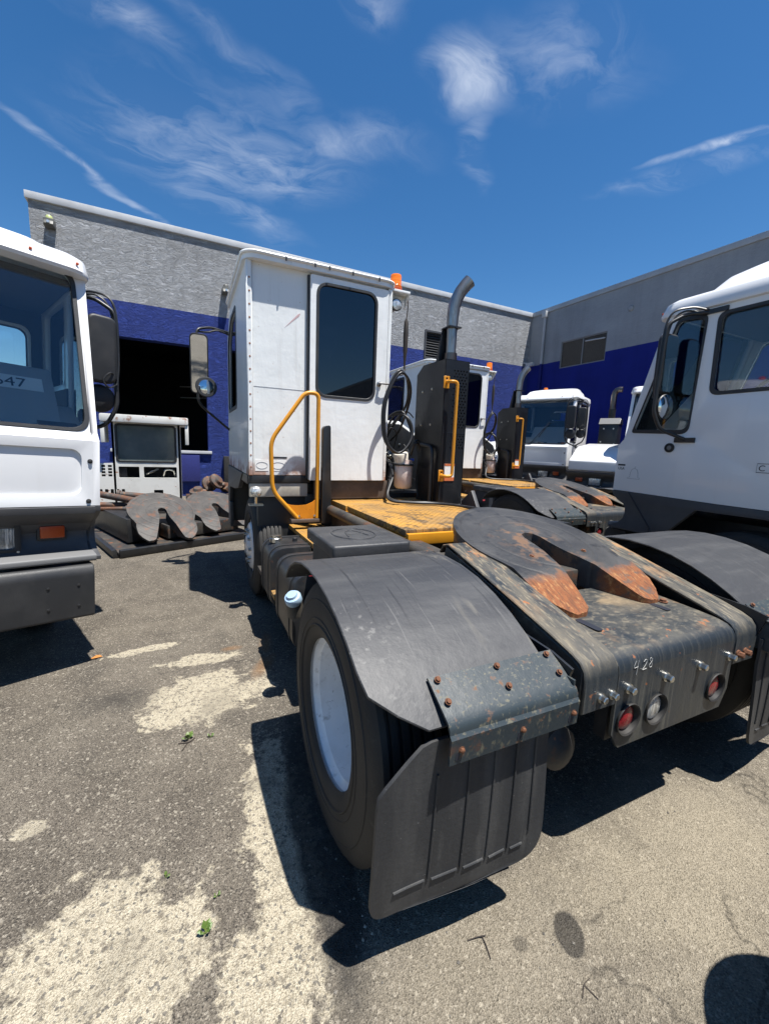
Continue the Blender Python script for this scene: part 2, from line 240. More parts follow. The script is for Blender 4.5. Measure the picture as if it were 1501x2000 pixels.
# ------------------------------------------------------------------ mesh helpers
OFF = Vector((0, 0, 0))
def frame_of(d):
    d = d.normalized(); a = Vector((0, 0, 1)) if abs(d.z) < .9 else Vector((1, 0, 0))
    u = d.cross(a).normalized(); return u, d.cross(u).normalized()
class B:
    def __init__(s): s.v = []; s.f = []
    def add(s, vs, fs):
        k = len(s.v); s.v += [Vector(p) for p in vs]; s.f += [tuple(i+k for i in f) for f in fs]; return s
    def box(s, x0, x1, y0, y1, z0, z1):
        return s.add([(x, y, z) for x in (x0, x1) for y in (y0, y1) for z in (z0, z1)], [(0, 1, 3, 2), (4, 6, 7, 5), (0, 4, 5, 1), (2, 3, 7, 6), (0, 2, 6, 4), (1, 5, 7, 3)])
    def prism(s, poly, ax, a, b):
        def P(p, h): return {'x': (h, p[0], p[1]), 'y': (p[0], h, p[1]), 'z': (p[0], p[1], h)}[ax]
        n = len(poly)
        tri = tessellate_polygon([[Vector((p[0], p[1], 0)) for p in poly]])
        vs = [P(p, a) for p in poly] + [P(p, b) for p in poly]
        fs = [tuple(t) for t in tri] + [tuple(i+n for i in t) for t in tri] if n > 4 else [tuple(range(n)), tuple(range(n, 2*n))]
        if n > 4:
            fs = [tuple(range(n)), tuple(range(n, 2*n))]
        return s.add(vs, fs + [(i, (i+1) % n, n+(i+1) % n, n+i) for i in range(n)])
    def tube(s, pts, r, n=10, closed=False, caps=True):
        pts = [Vector(p) for p in pts]; m = len(pts); rs = r if isinstance(r, (list, tuple)) else [r]*m
        vs = []; u = None
        for i, p in enumerate(pts):
            if closed: d = pts[(i+1) % m] - pts[i-1]
            else: d = pts[min(i+1, m-1)] - pts[max(i-1, 0)]
            d.normalize()
            if u is None: u, w = frame_of(d)
            else:
                u = (u - d*u.dot(d)).normalized(); w = d.cross(u)
            w = d.cross(u)
            vs += [p + (u*math.cos(2*math.pi*k/n) + w*math.sin(2*math.pi*k/n))*rs[i] for k in range(n)]
        fs = []
        for i in range(m if closed else m-1):
            j = (i+1) % m
            fs += [(i*n+k, i*n+(k+1) % n, j*n+(k+1) % n, j*n+k) for k in range(n)]
        if caps and not closed: fs += [tuple(range(n)), tuple(range((m-1)*n, m*n))]
        return s.add(vs, fs)
    def cyl(s, p, q, r, n=16): return s.tube([p, q], r, n)
    def lathe(s, prof, o, axis='z', n=24, caps=True):
        o = Vector(o); A = {'x': Vector((1, 0, 0)), 'y': Vector((0, 1, 0)), 'z': Vector((0, 0, 1))}[axis] if isinstance(axis, str) else Vector(axis).normalized()
        u, w = frame_of(A); vs = []; m = len(prof)
        for (r, h) in prof: vs += [o + A*h + (u*math.cos(2*math.pi*k/n) + w*math.sin(2*math.pi*k/n))*max(r, 1e-4) for k in range(n)]
        fs = [(i*n+k, i*n+(k+1) % n, (i+1)*n+(k+1) % n, (i+1)*n+k) for i in range(m-1) for k in range(n)]
        if caps: fs += [tuple(range(n)), tuple(range((m-1)*n, m*n))]
        return s.add(vs, fs)
    def plate(s, outer, holes, o, u, v, t):
        """flat plate with holes; (a, b) -> o + a*u + b*v, thickness t along u x v"""
        o, u, v = Vector(o), Vector(u), Vector(v); nrm = u.cross(v).normalized()*t
        loops = [outer] + list(holes); flat = [p for l in loops for p in l]; n = len(flat)
        tri = tessellate_polygon([[Vector((p[0], p[1], 0)) for p in l] for l in loops])
        vs = [o + u*p[0] + v*p[1] for p in flat]; vs += [p + nrm for p in vs]
        fs = [tuple(t_) for t_ in tri] + [tuple(i+n for i in t_) for t_ in tri]
        k = 0
        for l in loops:
            m = len(l); fs += [(k+i, k+(i+1) % m, n+k+(i+1) % m, n+k+i) for i in range(m)]; k += m
        return s.add(vs, fs)
    def sheet(s, prof, x0, x1, t, nx=1):
        """bent sheet: (y, z) profile swept along x, thickness t downwards along the profile's normal"""
        m = len(prof); X0 = x0 if isinstance(x0, (list, tuple)) else [x0]*m; X1 = x1 if isinstance(x1, (list, tuple)) else [x1]*m
        top = []; bot = []
        for i in range(m):
            a = Vector(prof[max(i-1, 0)]); b = Vector(prof[min(i+1, m-1)]); d = (b-a).normalized(); nn = Vector((-d.y, d.x))
            if nn.y < 0 or (abs(nn.y) < 1e-6 and nn.x > 0): nn = -nn
            p = Vector(prof[i]); q = p - nn*t
            for k in range(nx+1):
                x = X0[i] + (X1[i]-X0[i])*k/nx
                top.append((x, p.x, p.y)); bot.append((x, q.x, q.y))
        w = nx+1; n = len(top); fs = []
        for i in range(m-1):
            for k in range(nx):
                a = i*w+k; fs += [(a, a+1, a+w+1, a+w), (n+a, n+a+w, n+a+w+1, n+a+1)]
            fs += [(i*w, (i+1)*w, n+(i+1)*w, n+i*w), (i*w+nx, n+i*w+nx, n+(i+1)*w+nx, (i+1)*w+nx)]
        for k in range(nx):
            e = (m-1)*w
            fs += [(k, n+k, n+k+1, k+1), (e+k, e+k+1, n+e+k+1, n+e+k)]
        return s.add(top+bot, fs)
    def loft(s, loops, caps=True):
        n = len(loops[0]); vs = [p for l in loops for p in l]; m = len(loops)
        fs = [(i*n+k, i*n+(k+1) % n, (i+1)*n+(k+1) % n, (i+1)*n+k) for i in range(m-1) for k in range(n)]
        if caps: fs += [tuple(range(n)), tuple(range((m-1)*n, m*n))]
        return s.add(vs, fs)
    def mesh(s, name, bevel=0, seg=2, angle=32, off=None):
        bm = bmesh.new(); o = OFF if off is None else Vector(off)
        vs = [bm.verts.new(p - o) for p in s.v]
        for f in s.f:
            try: bm.faces.new([vs[i] for i in f])
            except ValueError: pass
        bmesh.ops.remove_doubles(bm, verts=bm.verts, dist=1e-5)
        bmesh.ops.recalc_face_normals(bm, faces=bm.faces)
        if bevel:
            es = [e for e in bm.edges if len(e.link_faces) == 2 and e.calc_face_angle(0) > R(angle)]
            bmesh.ops.bevel(bm, geom=es, offset=bevel, segments=seg, profile=.6, affect='EDGES', clamp_overlap=True)
        me = bpy.data.meshes.new(name); bm.to_mesh(me); bm.free()
        for p in me.polygons: p.use_smooth = True
        me.set_sharp_from_angle(angle=R(38))
        return me
    def build(s, name, m, parent=None, bevel=0, seg=2, loc=None, off=None):
        me = s.mesh(name, bevel, seg, off=off); me.materials.append(M[m] if isinstance(m, str) else m)
        return link(name, me, parent, loc)
def link(name, me, parent=None, loc=None):
    o = bpy.data.objects.new(name, me); COL.objects.link(o)
    if parent is not None: o.parent = parent
    if loc is not None: o.location = loc
    return o
def tag(o, label=None, cat=None, group=None, kind=None):
    for k, v in (('label', label), ('category', cat), ('group', group), ('kind', kind)):
        if v: o[k] = v
    return o
def thing(name, label, cat, loc=(0, 0, 0), rz=0, group=None):
    o = bpy.data.objects.new(name, None); o.empty_display_size = .2; COL.objects.link(o)
    o.location = loc; o.rotation_euler = (0, 0, rz); return tag(o, label, cat, group)
def copy_tree(o, parent=None):
    c = o.copy(); COL.objects.link(c)
    if parent is not None: c.parent = parent
    for ch in [x for x in COL.objects if x.parent == o]: copy_tree(ch, c)
    return c
def rrect(x0, x1, y0, y1, r, n=5):
    out = []
    for (cx, cy, a) in ((x1-r, y1-r, 0), (x0+r, y1-r, 90), (x0+r, y0+r, 180), (x1-r, y0+r, 270)):
        out += [(cx + r*math.cos(R(a + 90*i/n)), cy + r*math.sin(R(a + 90*i/n))) for i in range(n+1)]
    return out
def rpoly(pts, rad, n=5):
    """polygon with rounded corners"""
    out = []; m = len(pts)
    for i in range(m):
        p = Vector(pts[i]); a = Vector(pts[i-1]) - p; b = Vector(pts[(i+1) % m]) - p
        r = rad[i] if isinstance(rad, (list, tuple)) else rad
        d = min(r, a.length*.45, b.length*.45); A = p + a.normalized()*d; C_ = p + b.normalized()*d
        for k in range(n+1):
            t = k/n; q = A*(1-t)**2 + p*2*t*(1-t) + C_*t*t; out.append((q.x, q.y))
    return out
def circ(cx, cy, r, n=20, a0=0): return [(cx + r*math.cos(2*math.pi*k/n + a0), cy + r*math.sin(2*math.pi*k/n + a0)) for k in range(n)]
def curve(pts, k=8):
    """Catmull-Rom through points"""
    P = [Vector(p) for p in pts]; P = [P[0]*2-P[1]] + P + [P[-1]*2-P[-2]]; out = []
    for i in range(1, len(P)-2):
        a, b, c, d = P[i-1:i+3]
        for j in range(k):
            t = j/k
            out.append(.5*((2*b) + (c-a)*t + (2*a-5*b+4*c-d)*t*t + (-a+3*b-3*c+d)*t**3))
    out.append(P[-2]); return out
def bend(pts, r, n=5):
    """polyline with rounded bends"""
    P = [Vector(p) for p in pts]; out = [P[0]]
    for i in range(1, len(P)-1):
        a = P[i-1]-P[i]; b = P[i+1]-P[i]; d = min(r, a.length*.45, b.length*.45); A = P[i]+a.normalized()*d; C_ = P[i]+b.normalized()*d
        for k in range(n+1):
            t = k/n; out.append(A*(1-t)**2 + P[i]*2*t*(1-t) + C_*t*t)
    return out + [P[-1]]
def text_mesh(txt, size):
    cu = bpy.data.curves.new('t', 'FONT'); cu.body = txt; cu.size = size; cu.extrude = .0006
    ob = bpy.data.objects.new('t', cu); COL.objects.link(ob)
    bpy.context.view_layer.update()
    me = bpy.data.meshes.new_from_object(ob); bpy.data.objects.remove(ob); bpy.data.curves.remove(cu); return me
BOLT = {}
def bolt(parent, p, axis, m='zinc', r=.014, h=.016, name='bolt'):
    key = (axis, m, r, h)
    if key not in BOLT:
        b = B(); A = Vector(axis)
        b.lathe([(r*1.35, 0), (r*1.35, h*.25)], (0, 0, 0), A, 14); b.lathe([(r, h*.25), (r, h*.9), (r*.8, h)], (0, 0, 0), A, 6)
        me = b.mesh('bolt', off=(0, 0, 0)); me.materials.append(M[m]); BOLT[key] = me
    return link(name, BOLT[key], parent, Vector(p) - OFF)

# ------------------------------------------------------------------ ground
def ground_mat():
    m = bpy.data.materials.new('worn_asphalt'); m.use_nodes = True
    nt = m.node_tree; N = nt.nodes; L = nt.links; b = N['Principled BSDF']
    tc = N.new('ShaderNodeTexCoord'); co = tc.outputs['Object']
    def mapped(sc, loc=(0, 0, 0), rot=0):
        mp = N.new('ShaderNodeMapping'); mp.inputs['Scale'].default_value = sc; mp.inputs['Location'].default_value = loc; mp.inputs['Rotation'].default_value = (0, 0, rot); L.new(co, mp.inputs[0]); return mp.outputs[0]
    def noise(sc, det=6, rg=.6, dist=0, loc=(0, 0, 0)):
        t = N.new('ShaderNodeTexNoise'); t.inputs['Scale'].default_value = 1; t.inputs['Detail'].default_value = det; t.inputs['Roughness'].default_value = rg; t.inputs['Distortion'].default_value = dist
        L.new(mapped((sc, sc, sc) if not isinstance(sc, tuple) else sc, loc), t.inputs['Vector']); return t.outputs['Fac']
    def mr(x, a, c, d=0, e=1, smooth=False):
        k = N.new('ShaderNodeMapRange'); k.inputs[1].default_value = a; k.inputs[2].default_value = c; k.inputs[3].default_value = d; k.inputs[4].default_value = e
        if smooth: k.interpolation_type = 'SMOOTHSTEP'
        L.new(x, k.inputs[0]); return k.outputs[0]
    def ma(op, a, c, clamp=False):
        k = N.new('ShaderNodeMath'); k.operation = op; k.use_clamp = clamp
        for i, v in enumerate((a, c)):
            if isinstance(v, (int, float)): k.inputs[i].default_value = v
            else: L.new(v, k.inputs[i])
        return k.outputs[0]
    def mix(f, a, c):
        k = N.new('ShaderNodeMix'); k.data_type = 'RGBA'
        if isinstance(f, (int, float)): k.inputs[0].default_value = f
        else: L.new(f, k.inputs[0])
        for i, v in ((6, a), (7, c)):
            if isinstance(v, tuple): k.inputs[i].default_value = (*v, 1)
            else: L.new(v, k.inputs[i])
        return k.outputs[2]
    def vor(sc, feat='F1', rnd=1.0):
        v = N.new('ShaderNodeTexVoronoi'); v.feature = feat; v.inputs['Scale'].default_value = sc; v.inputs['Randomness'].default_value = rnd; L.new(co, v.inputs['Vector']); return v
    def blob(c, rot, hl):
        mp = N.new('ShaderNodeMapping'); mp.vector_type = 'TEXTURE'; mp.inputs['Location'].default_value = (c[0], c[1], 0); mp.inputs['Rotation'].default_value = (0, 0, R(rot)); mp.inputs['Scale'].default_value = (hl[0], hl[1], 1); L.new(co, mp.inputs[0])
        ln = N.new('ShaderNodeVectorMath'); ln.operation = 'LENGTH'; L.new(mp.outputs[0], ln.inputs[0]); return ma('SUBTRACT', 1.0, ln.outputs['Value'])
    def mx(xs):
        r = xs[0]
        for x in xs[1:]: r = ma('MAXIMUM', r, x)
        return r
    big = noise(.55, 4); mid = noise(3.2, 5, .62, .4); fine = noise(30, 5, .7); tiny = noise(190, 2, .7)
    v1 = vor(240); v2 = vor(115)
    s1 = N.new('ShaderNodeSeparateColor'); L.new(v1.outputs['Color'], s1.inputs[0]); s2 = N.new('ShaderNodeSeparateColor'); L.new(v2.outputs['Color'], s2.inputs[0])
    # asphalt: binder with stones of many greys
    asph = mix(mr(mid, .35, .68), (.080, .068, .054), (.158, .136, .107))
    asph = mix(mr(big, .40, .65), asph, mix(.5, asph, (.20, .175, .14)))
    asph = mix(mr(noise((.55, 1.9, 1), 4, .6, .6, (2, 7, 0)), .48, .70, 0, .55), asph, (.205, .180, .140)); asph = mix(mr(noise((1.7, .8, 1), 4, .6, .6, (9, 3, 0)), .54, .70, 0, .6), asph, (.055, .049, .042))
    asph = mix(mr(s1.outputs[0], .55, 1.0, 0, .6), asph, (.33, .292, .235))
    asph = mix(mr(s1.outputs[1], .66, 1.0, 0, .9), asph, (.030, .027, .024))
    asph = mix(mr(s2.outputs[1], .94, .96, 0, .6), asph, (.40, .36, .29))
    # stripped patches: pale sandy aggregate
    edge = ma('ADD', ma('MULTIPLY', ma('SUBTRACT', noise(5.5, 5, .68, .5), .5), 2.1), ma('MULTIPLY', ma('SUBTRACT', fine, .5), .9))
    pm = mx([blob((-.30, 1.30), 20, (.30, .30)), blob((-.12, 1.22), 0, (.17, .20)), blob((.30, 1.55), 88, (.62, .15)), blob((.27, 1.15), 80, (.34, .13)), blob((.15, 1.03), 30, (.20, .17)), blob((.06, 2.62), 10, (.40, .30)), blob((.05, 3.1), 0, (.30, .10)), blob((-.62, 1.9), 10, (.07, .05)), blob((-.35, 3.4), 10, (.3, .06))])
    patch = ma('MULTIPLY', mr(ma('ADD', pm, edge), .06, .24), mr(fine, .30, .50, .55, 1))
    sandy = mix(mr(s1.outputs[2], .2, .95), (.34, .295, .215), (.54, .485, .37))
    sandy = mix(mr(s2.outputs[0], .90, .93, 0, .75), sandy, (.095, .09, .085))
    sandy = mix(mr(fine, .33, .47, .8, 0), sandy, (.17, .145, .11)); sandy = mix(mr(mid, .52, .66, 0, .55), sandy, (.19, .168, .13))
    # dusty tan ground behind the tail
    pr = mx([blob((1.55, .72), -10, (.75, .42)), blob((1.95, .78), 0, (.75, .40)), blob((3.0, .4), 0, (1.3, .6))])
    tan = mr(ma('ADD', pr, ma('MULTIPLY', edge, .55)), -.15, .75, 0, .62)
    pr2 = blob((.85, .78), 0, (.62, .32)); tan2 = mr(ma('ADD', pr2, ma('MULTIPLY', edge, .4)), -.1, .6, 0, .40)
    col = mix(patch, asph, sandy)
    col = mix(ma('MAXIMUM', tan, tan2), col, mix(mr(s1.outputs[2], .1, .95), (.25, .215, .155), (.45, .395, .295)))
    # oil, loose dark grit beside the tyre, rust drips
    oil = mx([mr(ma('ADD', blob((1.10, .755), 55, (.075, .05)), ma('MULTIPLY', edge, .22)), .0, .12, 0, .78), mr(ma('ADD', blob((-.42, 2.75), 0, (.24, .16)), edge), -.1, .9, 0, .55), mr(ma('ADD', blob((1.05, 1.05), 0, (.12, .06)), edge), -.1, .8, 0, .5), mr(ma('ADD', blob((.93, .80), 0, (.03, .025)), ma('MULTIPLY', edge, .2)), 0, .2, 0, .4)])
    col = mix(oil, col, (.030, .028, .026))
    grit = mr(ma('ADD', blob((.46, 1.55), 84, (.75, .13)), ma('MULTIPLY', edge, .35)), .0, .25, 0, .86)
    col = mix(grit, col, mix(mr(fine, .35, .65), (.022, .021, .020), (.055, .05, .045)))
    rust = mr(ma('ADD', mx([blob((.44, 2.85), 60, (.22, .07)), blob((.52, 3.2), 80, (.25, .06)), blob((.26, 3.2), 0, (.10, .05))]), ma('MULTIPLY', edge, .5)), .0, .7, 0, .55)
    col = mix(rust, col, (.25, .135, .06))
    # old cracks
    vc = vor(.9, 'DISTANCE_TO_EDGE'); wv = N.new('ShaderNodeVectorMath'); wv.operation = 'ADD'
    nzc = N.new('ShaderNodeTexNoise'); nzc.inputs['Scale'].default_value = 3.0; nzc.inputs['Detail'].default_value = 7; L.new(co, nzc.inputs['Vector'])
    sc_ = N.new('ShaderNodeVectorMath'); sc_.operation = 'SCALE'; sc_.inputs['Scale'].default_value = .55; L.new(nzc.outputs['Color'], sc_.inputs[0]); L.new(co, wv.inputs[0]); L.new(sc_.outputs[0], wv.inputs[1]); L.new(wv.outputs[0], vc.inputs['Vector'])
    crack = ma('MULTIPLY', mr(vc.outputs['Distance'], .0, .009, 1, 0), mr(noise(1.3, 3, .5, 0, (5, 2, 0)), .50, .60))
    col = mix(ma('MULTIPLY', crack, .55), col, (.022, .02, .018))
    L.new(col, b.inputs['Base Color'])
    b.inputs['Specular IOR Level'].default_value = .25
    L.new(ma('SUBTRACT', .92, ma('MULTIPLY', oil, .35)), b.inputs['Roughness'])
    fb = noise(30, 4, .72, 0, (3, 1, 0)); hgt = ma('ADD', ma('MULTIPLY', v1.outputs['Distance'], 1.3), ma('MULTIPLY', fb, 3.6))
    bp = N.new('ShaderNodeBump'); bp.inputs['Distance'].default_value = .0042; L.new(hgt, bp.inputs['Height']); L.new(bp.outputs[0], b.inputs['Normal'])
    return m
OFF = Vector((0, 0, 0))
g = B(); g.add([(-220, -220, 0), (220, -220, 0), (220, 220, 0), (-220, 220, 0)], [(0, 1, 2, 3)])
tag(g.build('ground', ground_mat()), kind='structure')

# ------------------------------------------------------------------ warehouse
def stucco(name, cols, split, rough_amt, scale):
    """masonry paint: cols[0] above the painted line, cols[1] below it"""
    m = bpy.data.materials.new(name); m.use_nodes = True
    nt = m.node_tree; N = nt.nodes; L = nt.links; b = N['Principled BSDF']; b.inputs['Roughness'].default_value = .85; b.inputs['Specular IOR Level'].default_value = .25
    tc = N.new('ShaderNodeTexCoord'); co = tc.outputs['Object']
    sp = N.new('ShaderNodeSeparateXYZ'); L.new(co, sp.inputs[0])
    def nz(sc, det, rg, dist=0):
        mp = N.new('ShaderNodeMapping'); mp.inputs['Scale'].default_value = sc; L.new(co, mp.inputs[0])
        t = N.new('ShaderNodeTexNoise'); t.inputs['Scale'].default_value = 1; t.inputs['Detail'].default_value = det; t.inputs['Roughness'].default_value = rg; t.inputs['Distortion'].default_value = dist; L.new(mp.outputs[0], t.inputs['Vector']); return t.outputs['Fac']
    a = nz((scale*.8, scale*.8, scale*1.5), 6, .66, .9); d = nz((.5, .5, .8), 5, .6); e = nz((3, 3, .45), 5, .6)
    ridg = N.new('ShaderNodeMath'); ridg.operation = 'PINGPONG'; ridg.inputs[1].default_value = .085; L.new(a, ridg.inputs[0])
    lt = N.new('ShaderNodeMath'); lt.operation = 'GREATER_THAN'; lt.inputs[1].default_value = split; L.new(sp.outputs[2], lt.inputs[0])
    mx = N.new('ShaderNodeMix'); mx.data_type = 'RGBA'; L.new(lt.outputs[0], mx.inputs[0]); mx.inputs[6].default_value = (*cols[1], 1); mx.inputs[7].default_value = (*cols[0], 1)
    k = N.new('ShaderNodeMapRange'); k.inputs[1].default_value = .35; k.inputs[2].default_value = .7; k.inputs[3].default_value = .84; k.inputs[4].default_value = 1.08; L.new(d, k.inputs[0])
    k2 = N.new('ShaderNodeMapRange'); k2.inputs[1].default_value = .45; k2.inputs[2].default_value = .75; k2.inputs[3].default_value = 1.0; k2.inputs[4].default_value = .84; L.new(e, k2.inputs[0])
    mu = N.new('ShaderNodeMath'); mu.operation = 'MULTIPLY'; L.new(k.outputs[0], mu.inputs[0]); L.new(k2.outputs[0], mu.inputs[1])
    vm = N.new('ShaderNodeVectorMath'); vm.operation = 'SCALE'; L.new(mx.outputs[2], vm.inputs[0]); L.new(mu.outputs[0], vm.inputs['Scale']); L.new(vm.outputs[0], b.inputs['Base Color'])
    ad = N.new('ShaderNodeMath'); ad.operation = 'MULTIPLY_ADD'; ad.inputs[1].default_value = 3.0; L.new(ridg.outputs[0], ad.inputs[0]); L.new(a, ad.inputs[2])
    bp = N.new('ShaderNodeBump'); bp.inputs['Distance'].default_value = rough_amt; L.new(ad.outputs[0], bp.inputs['Height']); L.new(bp.outputs[0], b.inputs['Normal'])
    return m
GREY = (.43, .44, .455); BLUE = (.030, .058, .275)
M['stucco'] = stucco('stucco_wall', (GREY, BLUE), 4.97, .11, 5.6)
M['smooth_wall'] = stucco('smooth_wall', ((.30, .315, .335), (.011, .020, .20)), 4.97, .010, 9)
M['coping'] = mat('coping', (.52, .53, .54), .5, layers=[((.34, .34, .34), 2, .45, .7, .5)])
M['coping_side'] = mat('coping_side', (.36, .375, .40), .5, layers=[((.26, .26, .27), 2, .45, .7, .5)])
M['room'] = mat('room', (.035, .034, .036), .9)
M['blue_metal'] = mat('blue_metal', (.025, .032, .17), .5, layers=[((.012, .016, .08), (60, 60, 60), .5, .6, .6)])
M['louver'] = mat('louver', (.050, .052, .058), .6)
M['win_frame'] = mat('win_frame', (.20, .20, .20), .5)
M['win_glass'] = mat('win_glass', (.030, .028, .027), .12, layers=[((.075, .068, .06), (60, 60, 60), .45, .6, .6)])
M['lamp_body'] = mat('lamp_body', (.10, .10, .09), .5)
M['lamp_green'] = mat('lamp_green', (.45, .50, .20), .4)
M['pipe_grey'] = stucco('downspout_paint', ((.42, .43, .45), (.014, .02, .15)), 4.97, .002, 6)
wh = thing('warehouse', 'grey stucco warehouse with blue lower walls and open dock door behind the tractors', 'building', (0, 0, 0), 0.024)
YB, XR, HT = 13.0, 12.75, 6.84
b = B(); b.plate([(-2.79, 0), (XR, 0), (XR, HT), (-2.79, HT)], [[(-1.38, 1.28), (-1.38, 4.12), (.86, 4.12), (.86, 1.28)], [(7.9, 4.74), (7.9, 5.62), (8.8, 5.62), (8.8, 4.74)]], (0, YB, 0), (1, 0, 0), (0, 0, 1), -.35)
b.build('wall', 'stucco', wh)
b = B(); b.plate([(-45, 0), (YB, 0), (YB, HT), (-45, HT)], [[(9.62, 4.69), (9.62, 5.62), (11.46, 5.62), (11.46, 4.69)]], (XR, 0, 0), (0, 1, 0), (0, 0, 1), .35)
b.build('wall', 'smooth_wall', wh)
B().box(-2.79, -2.44, YB+.35, 26, 0, HT).build('wall', 'stucco', wh)
B().prism([(-2.84, HT), (-2.84, HT+.16), (XR+.4, HT+.16), (XR+.4, HT)], 'y', YB-.05, YB+.42).build('coping', 'coping', wh, .012)
B().prism([(-45, HT), (-45, HT+.16), (YB-.05, HT+.16), (YB-.05, HT)], 'x', XR-.04, XR+.42).build('coping', 'coping_side', wh, .012)
B().box(-2.84, -2.42, YB+.42, 26, HT, HT+.16).build('coping', 'coping', wh, .012)
B().box(-2.4, XR+9, YB+.4, 26, HT-.6, HT-.4).build('roof', 'coping', wh)
# dark room behind the dock opening
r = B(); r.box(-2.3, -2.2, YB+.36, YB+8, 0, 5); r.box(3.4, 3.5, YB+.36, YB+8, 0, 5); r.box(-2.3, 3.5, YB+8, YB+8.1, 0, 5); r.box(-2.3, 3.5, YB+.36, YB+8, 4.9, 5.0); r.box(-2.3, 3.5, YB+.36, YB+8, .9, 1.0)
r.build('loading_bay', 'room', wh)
B().box(-1.5, .95, YB-.07, YB+.33, 1.20, 1.28).build('sill', 'coping', wh, .008)
B().box(-.5, .62, YB-.10, YB-.004, .42, 1.16).build('dock_plate', 'blue_metal', wh, .008)
B().box(1.25, 1.43, YB-.16, YB-.004, .25, 1.15).build('dock_bumper', 'rubber', wh, .02)
for z in (3.55, 3.15):
    B().cyl((.25, YB+5, z), (1.3, YB+4.6, z+.02), .02, 8).build('light_tube', 'coping', wh)
lv = B(); lv.plate([(7.86, 4.70), (8.84, 4.70), (8.84, 5.66), (7.86, 5.66)], [[(7.92, 4.76), (7.92, 5.60), (8.78, 5.60), (8.78, 4.76)]], (0, YB-.03, 0), (1, 0, 0), (0, 0, 1), -.05)
lv = lv.build('vent', 'louver', wh)
sl = B().prism([(0, 0), (.09, .075), (.095, .07), (.005, -.005)], 'x', 7.93, 8.77).mesh('slat'); sl.materials.append(M['louver'])
for i in range(10): link('slat', sl, lv, (0, YB+.03, 4.77+.083*i))
B().box(7.9, 8.8, YB+.2, YB+.22, 4.7, 5.7).build('backing', 'room', lv)
# high window of the side wing
wf = B(); wf.plate([(9.58, 4.65), (11.50, 4.65), (11.50, 5.66), (9.58, 5.66)], [[(9.66, 4.73), (9.66, 5.58), (10.52, 5.58), (10.52, 4.73)], [(10.56, 4.73), (10.56, 5.58), (11.42, 5.58), (11.42, 4.73)]], (XR+.02, 0, 0), (0, 1, 0), (0, 0, 1), .06)
wf = wf.build('window', 'win_frame', wh)
for y0 in (9.64, 10.54): B().box(XR+.05, XR+.06, y0, y0+.90, 4.71, 5.60).build('pane', 'win_glass', wf)
B().cyl((XR+.03, 9.72, 5.43), (XR+.03, 10.46, 5.47), .022, 8).build('tube_reflection', 'coping', wf)  # pale bar modelled in place of a fluorescent tube's reflection in the pane
B().cyl((XR-.07, 12.28, .1), (XR-.07, 12.28, 6.72), .055, 12).build('downspout', 'pipe_grey', wh)
B().box(XR-.16, XR-.01, 12.19, 12.37, 6.66, 6.88).build('gutter_box', 'coping', wh, .01)
B().lathe([(.09, 0), (.09, .02), (.06, .05)], (XR-.004, 8.9, 6.12), (-1, 0, 0), 16).build('wall_cap', 'smooth_wall', wh)
for (x, z, green) in ((-2.40, 6.36, 1), (1.40, 5.62, 0)):
    l = B(); l.box(x-.10, x+.10, YB-.20, YB-.004, z-.07, z+.10); l.prism([(YB-.20, z-.07), (YB-.26, z-.04), (YB-.20, z+.05)], 'x', x-.09, x+.09)
    l = l.build('wall_lamp', 'lamp_body', wh, .01)
    B().lathe([(.07, 0), (.07, .05), (.05, .08), (.0, .09)], (x, YB-.10, z+.10), 'z', 14).build('cap', 'lamp_green' if green else 'lamp_body', l)
    B().lathe([(.035, 0), (.03, .02)], (x, YB-.255, z), (0, -1, 0), 12).build('lens', 'clear_lens', l)
c = B(); c.box(12.42, 12.56, YB-.5, YB-.18, 4.92, 5.05); c.cyl((12.48, YB-.34, 5.0), (12.48, YB-.004, 5.1), .02, 8)
c.build('security_camera', 'coping', wh, .01)

# ------------------------------------------------------------------ shared vehicle parts
def tyre_prof(w, Ro):
    """(r, h) profile of one tyre, h along the axle, grooved tread"""
    h = w/2; p = [(.285, -h*.80), (.30, -h*.92), (.36, -h*1.0), (.43, -h*1.0), (.475, -h*.93), (Ro-.018, -h*.84), (Ro-.004, -h*.76)]
    g = [-.56, -.28, 0, .28, .56]
    for c in g:
        p += [(Ro, h*(c-.055)), (Ro-.014, h*(c-.045)), (Ro-.014, h*(c+.045)), (Ro, h*(c+.055))]
    return p + [(Ro-.004, h*.76), (Ro-.018, h*.84), (.475, h*.93), (.43, h*1.0), (.36, h*1.0), (.30, h*.92), (.285, h*.80)]
def tyre(parent, x, y, w=.27, Ro=.52, z=.515):
    t = B(); t.lathe(tyre_prof(w, Ro), (x, y, z), 'x', 56, caps=False)
    # raised sidewall rings and lettering blocks
    for s in (-1, 1):
        for rr in (.345, .372, .448): t.lathe([(rr-.006, -.002*s), (rr-.002, .0035*s), (rr+.002, .0035*s), (rr+.006, -.002*s)], (x + s*(w/2-.0005 if rr < .43 else w/2*.965), y, z), 'x', 56, caps=False)
    return t.build('tyre', 'rubber', parent)
def rim_in(parent, x, y, s, z=.515):
    """deep-dished outer wheel of a dual pair, open side towards s"""
    r = B(); pr = [(.300, 0), (.308, -.006), (.304, -.018), (.288, -.024), (.282, -.04), (.272, -.05), (.268, -.09), (.262, -.13), (.258, -.19), (.245, -.225), (.205, -.24), (.145, -.24), (.135, -.23), (.12, -.17), (.105, -.16), (.0, -.16)]
    r.lathe([(a, h*s) for a, h in pr], (x, y, z), 'x', 48, caps=False)
    r = r.build('rim', 'rim_white', parent)
    for k in range(10):
        a = 2*math.pi*k/10; bolt(r, (x - s*.238, y + .175*math.cos(a), z + .175*math.sin(a)), (s, 0, 0), 'zinc', .016, .03, 'lug_nut')
    return r
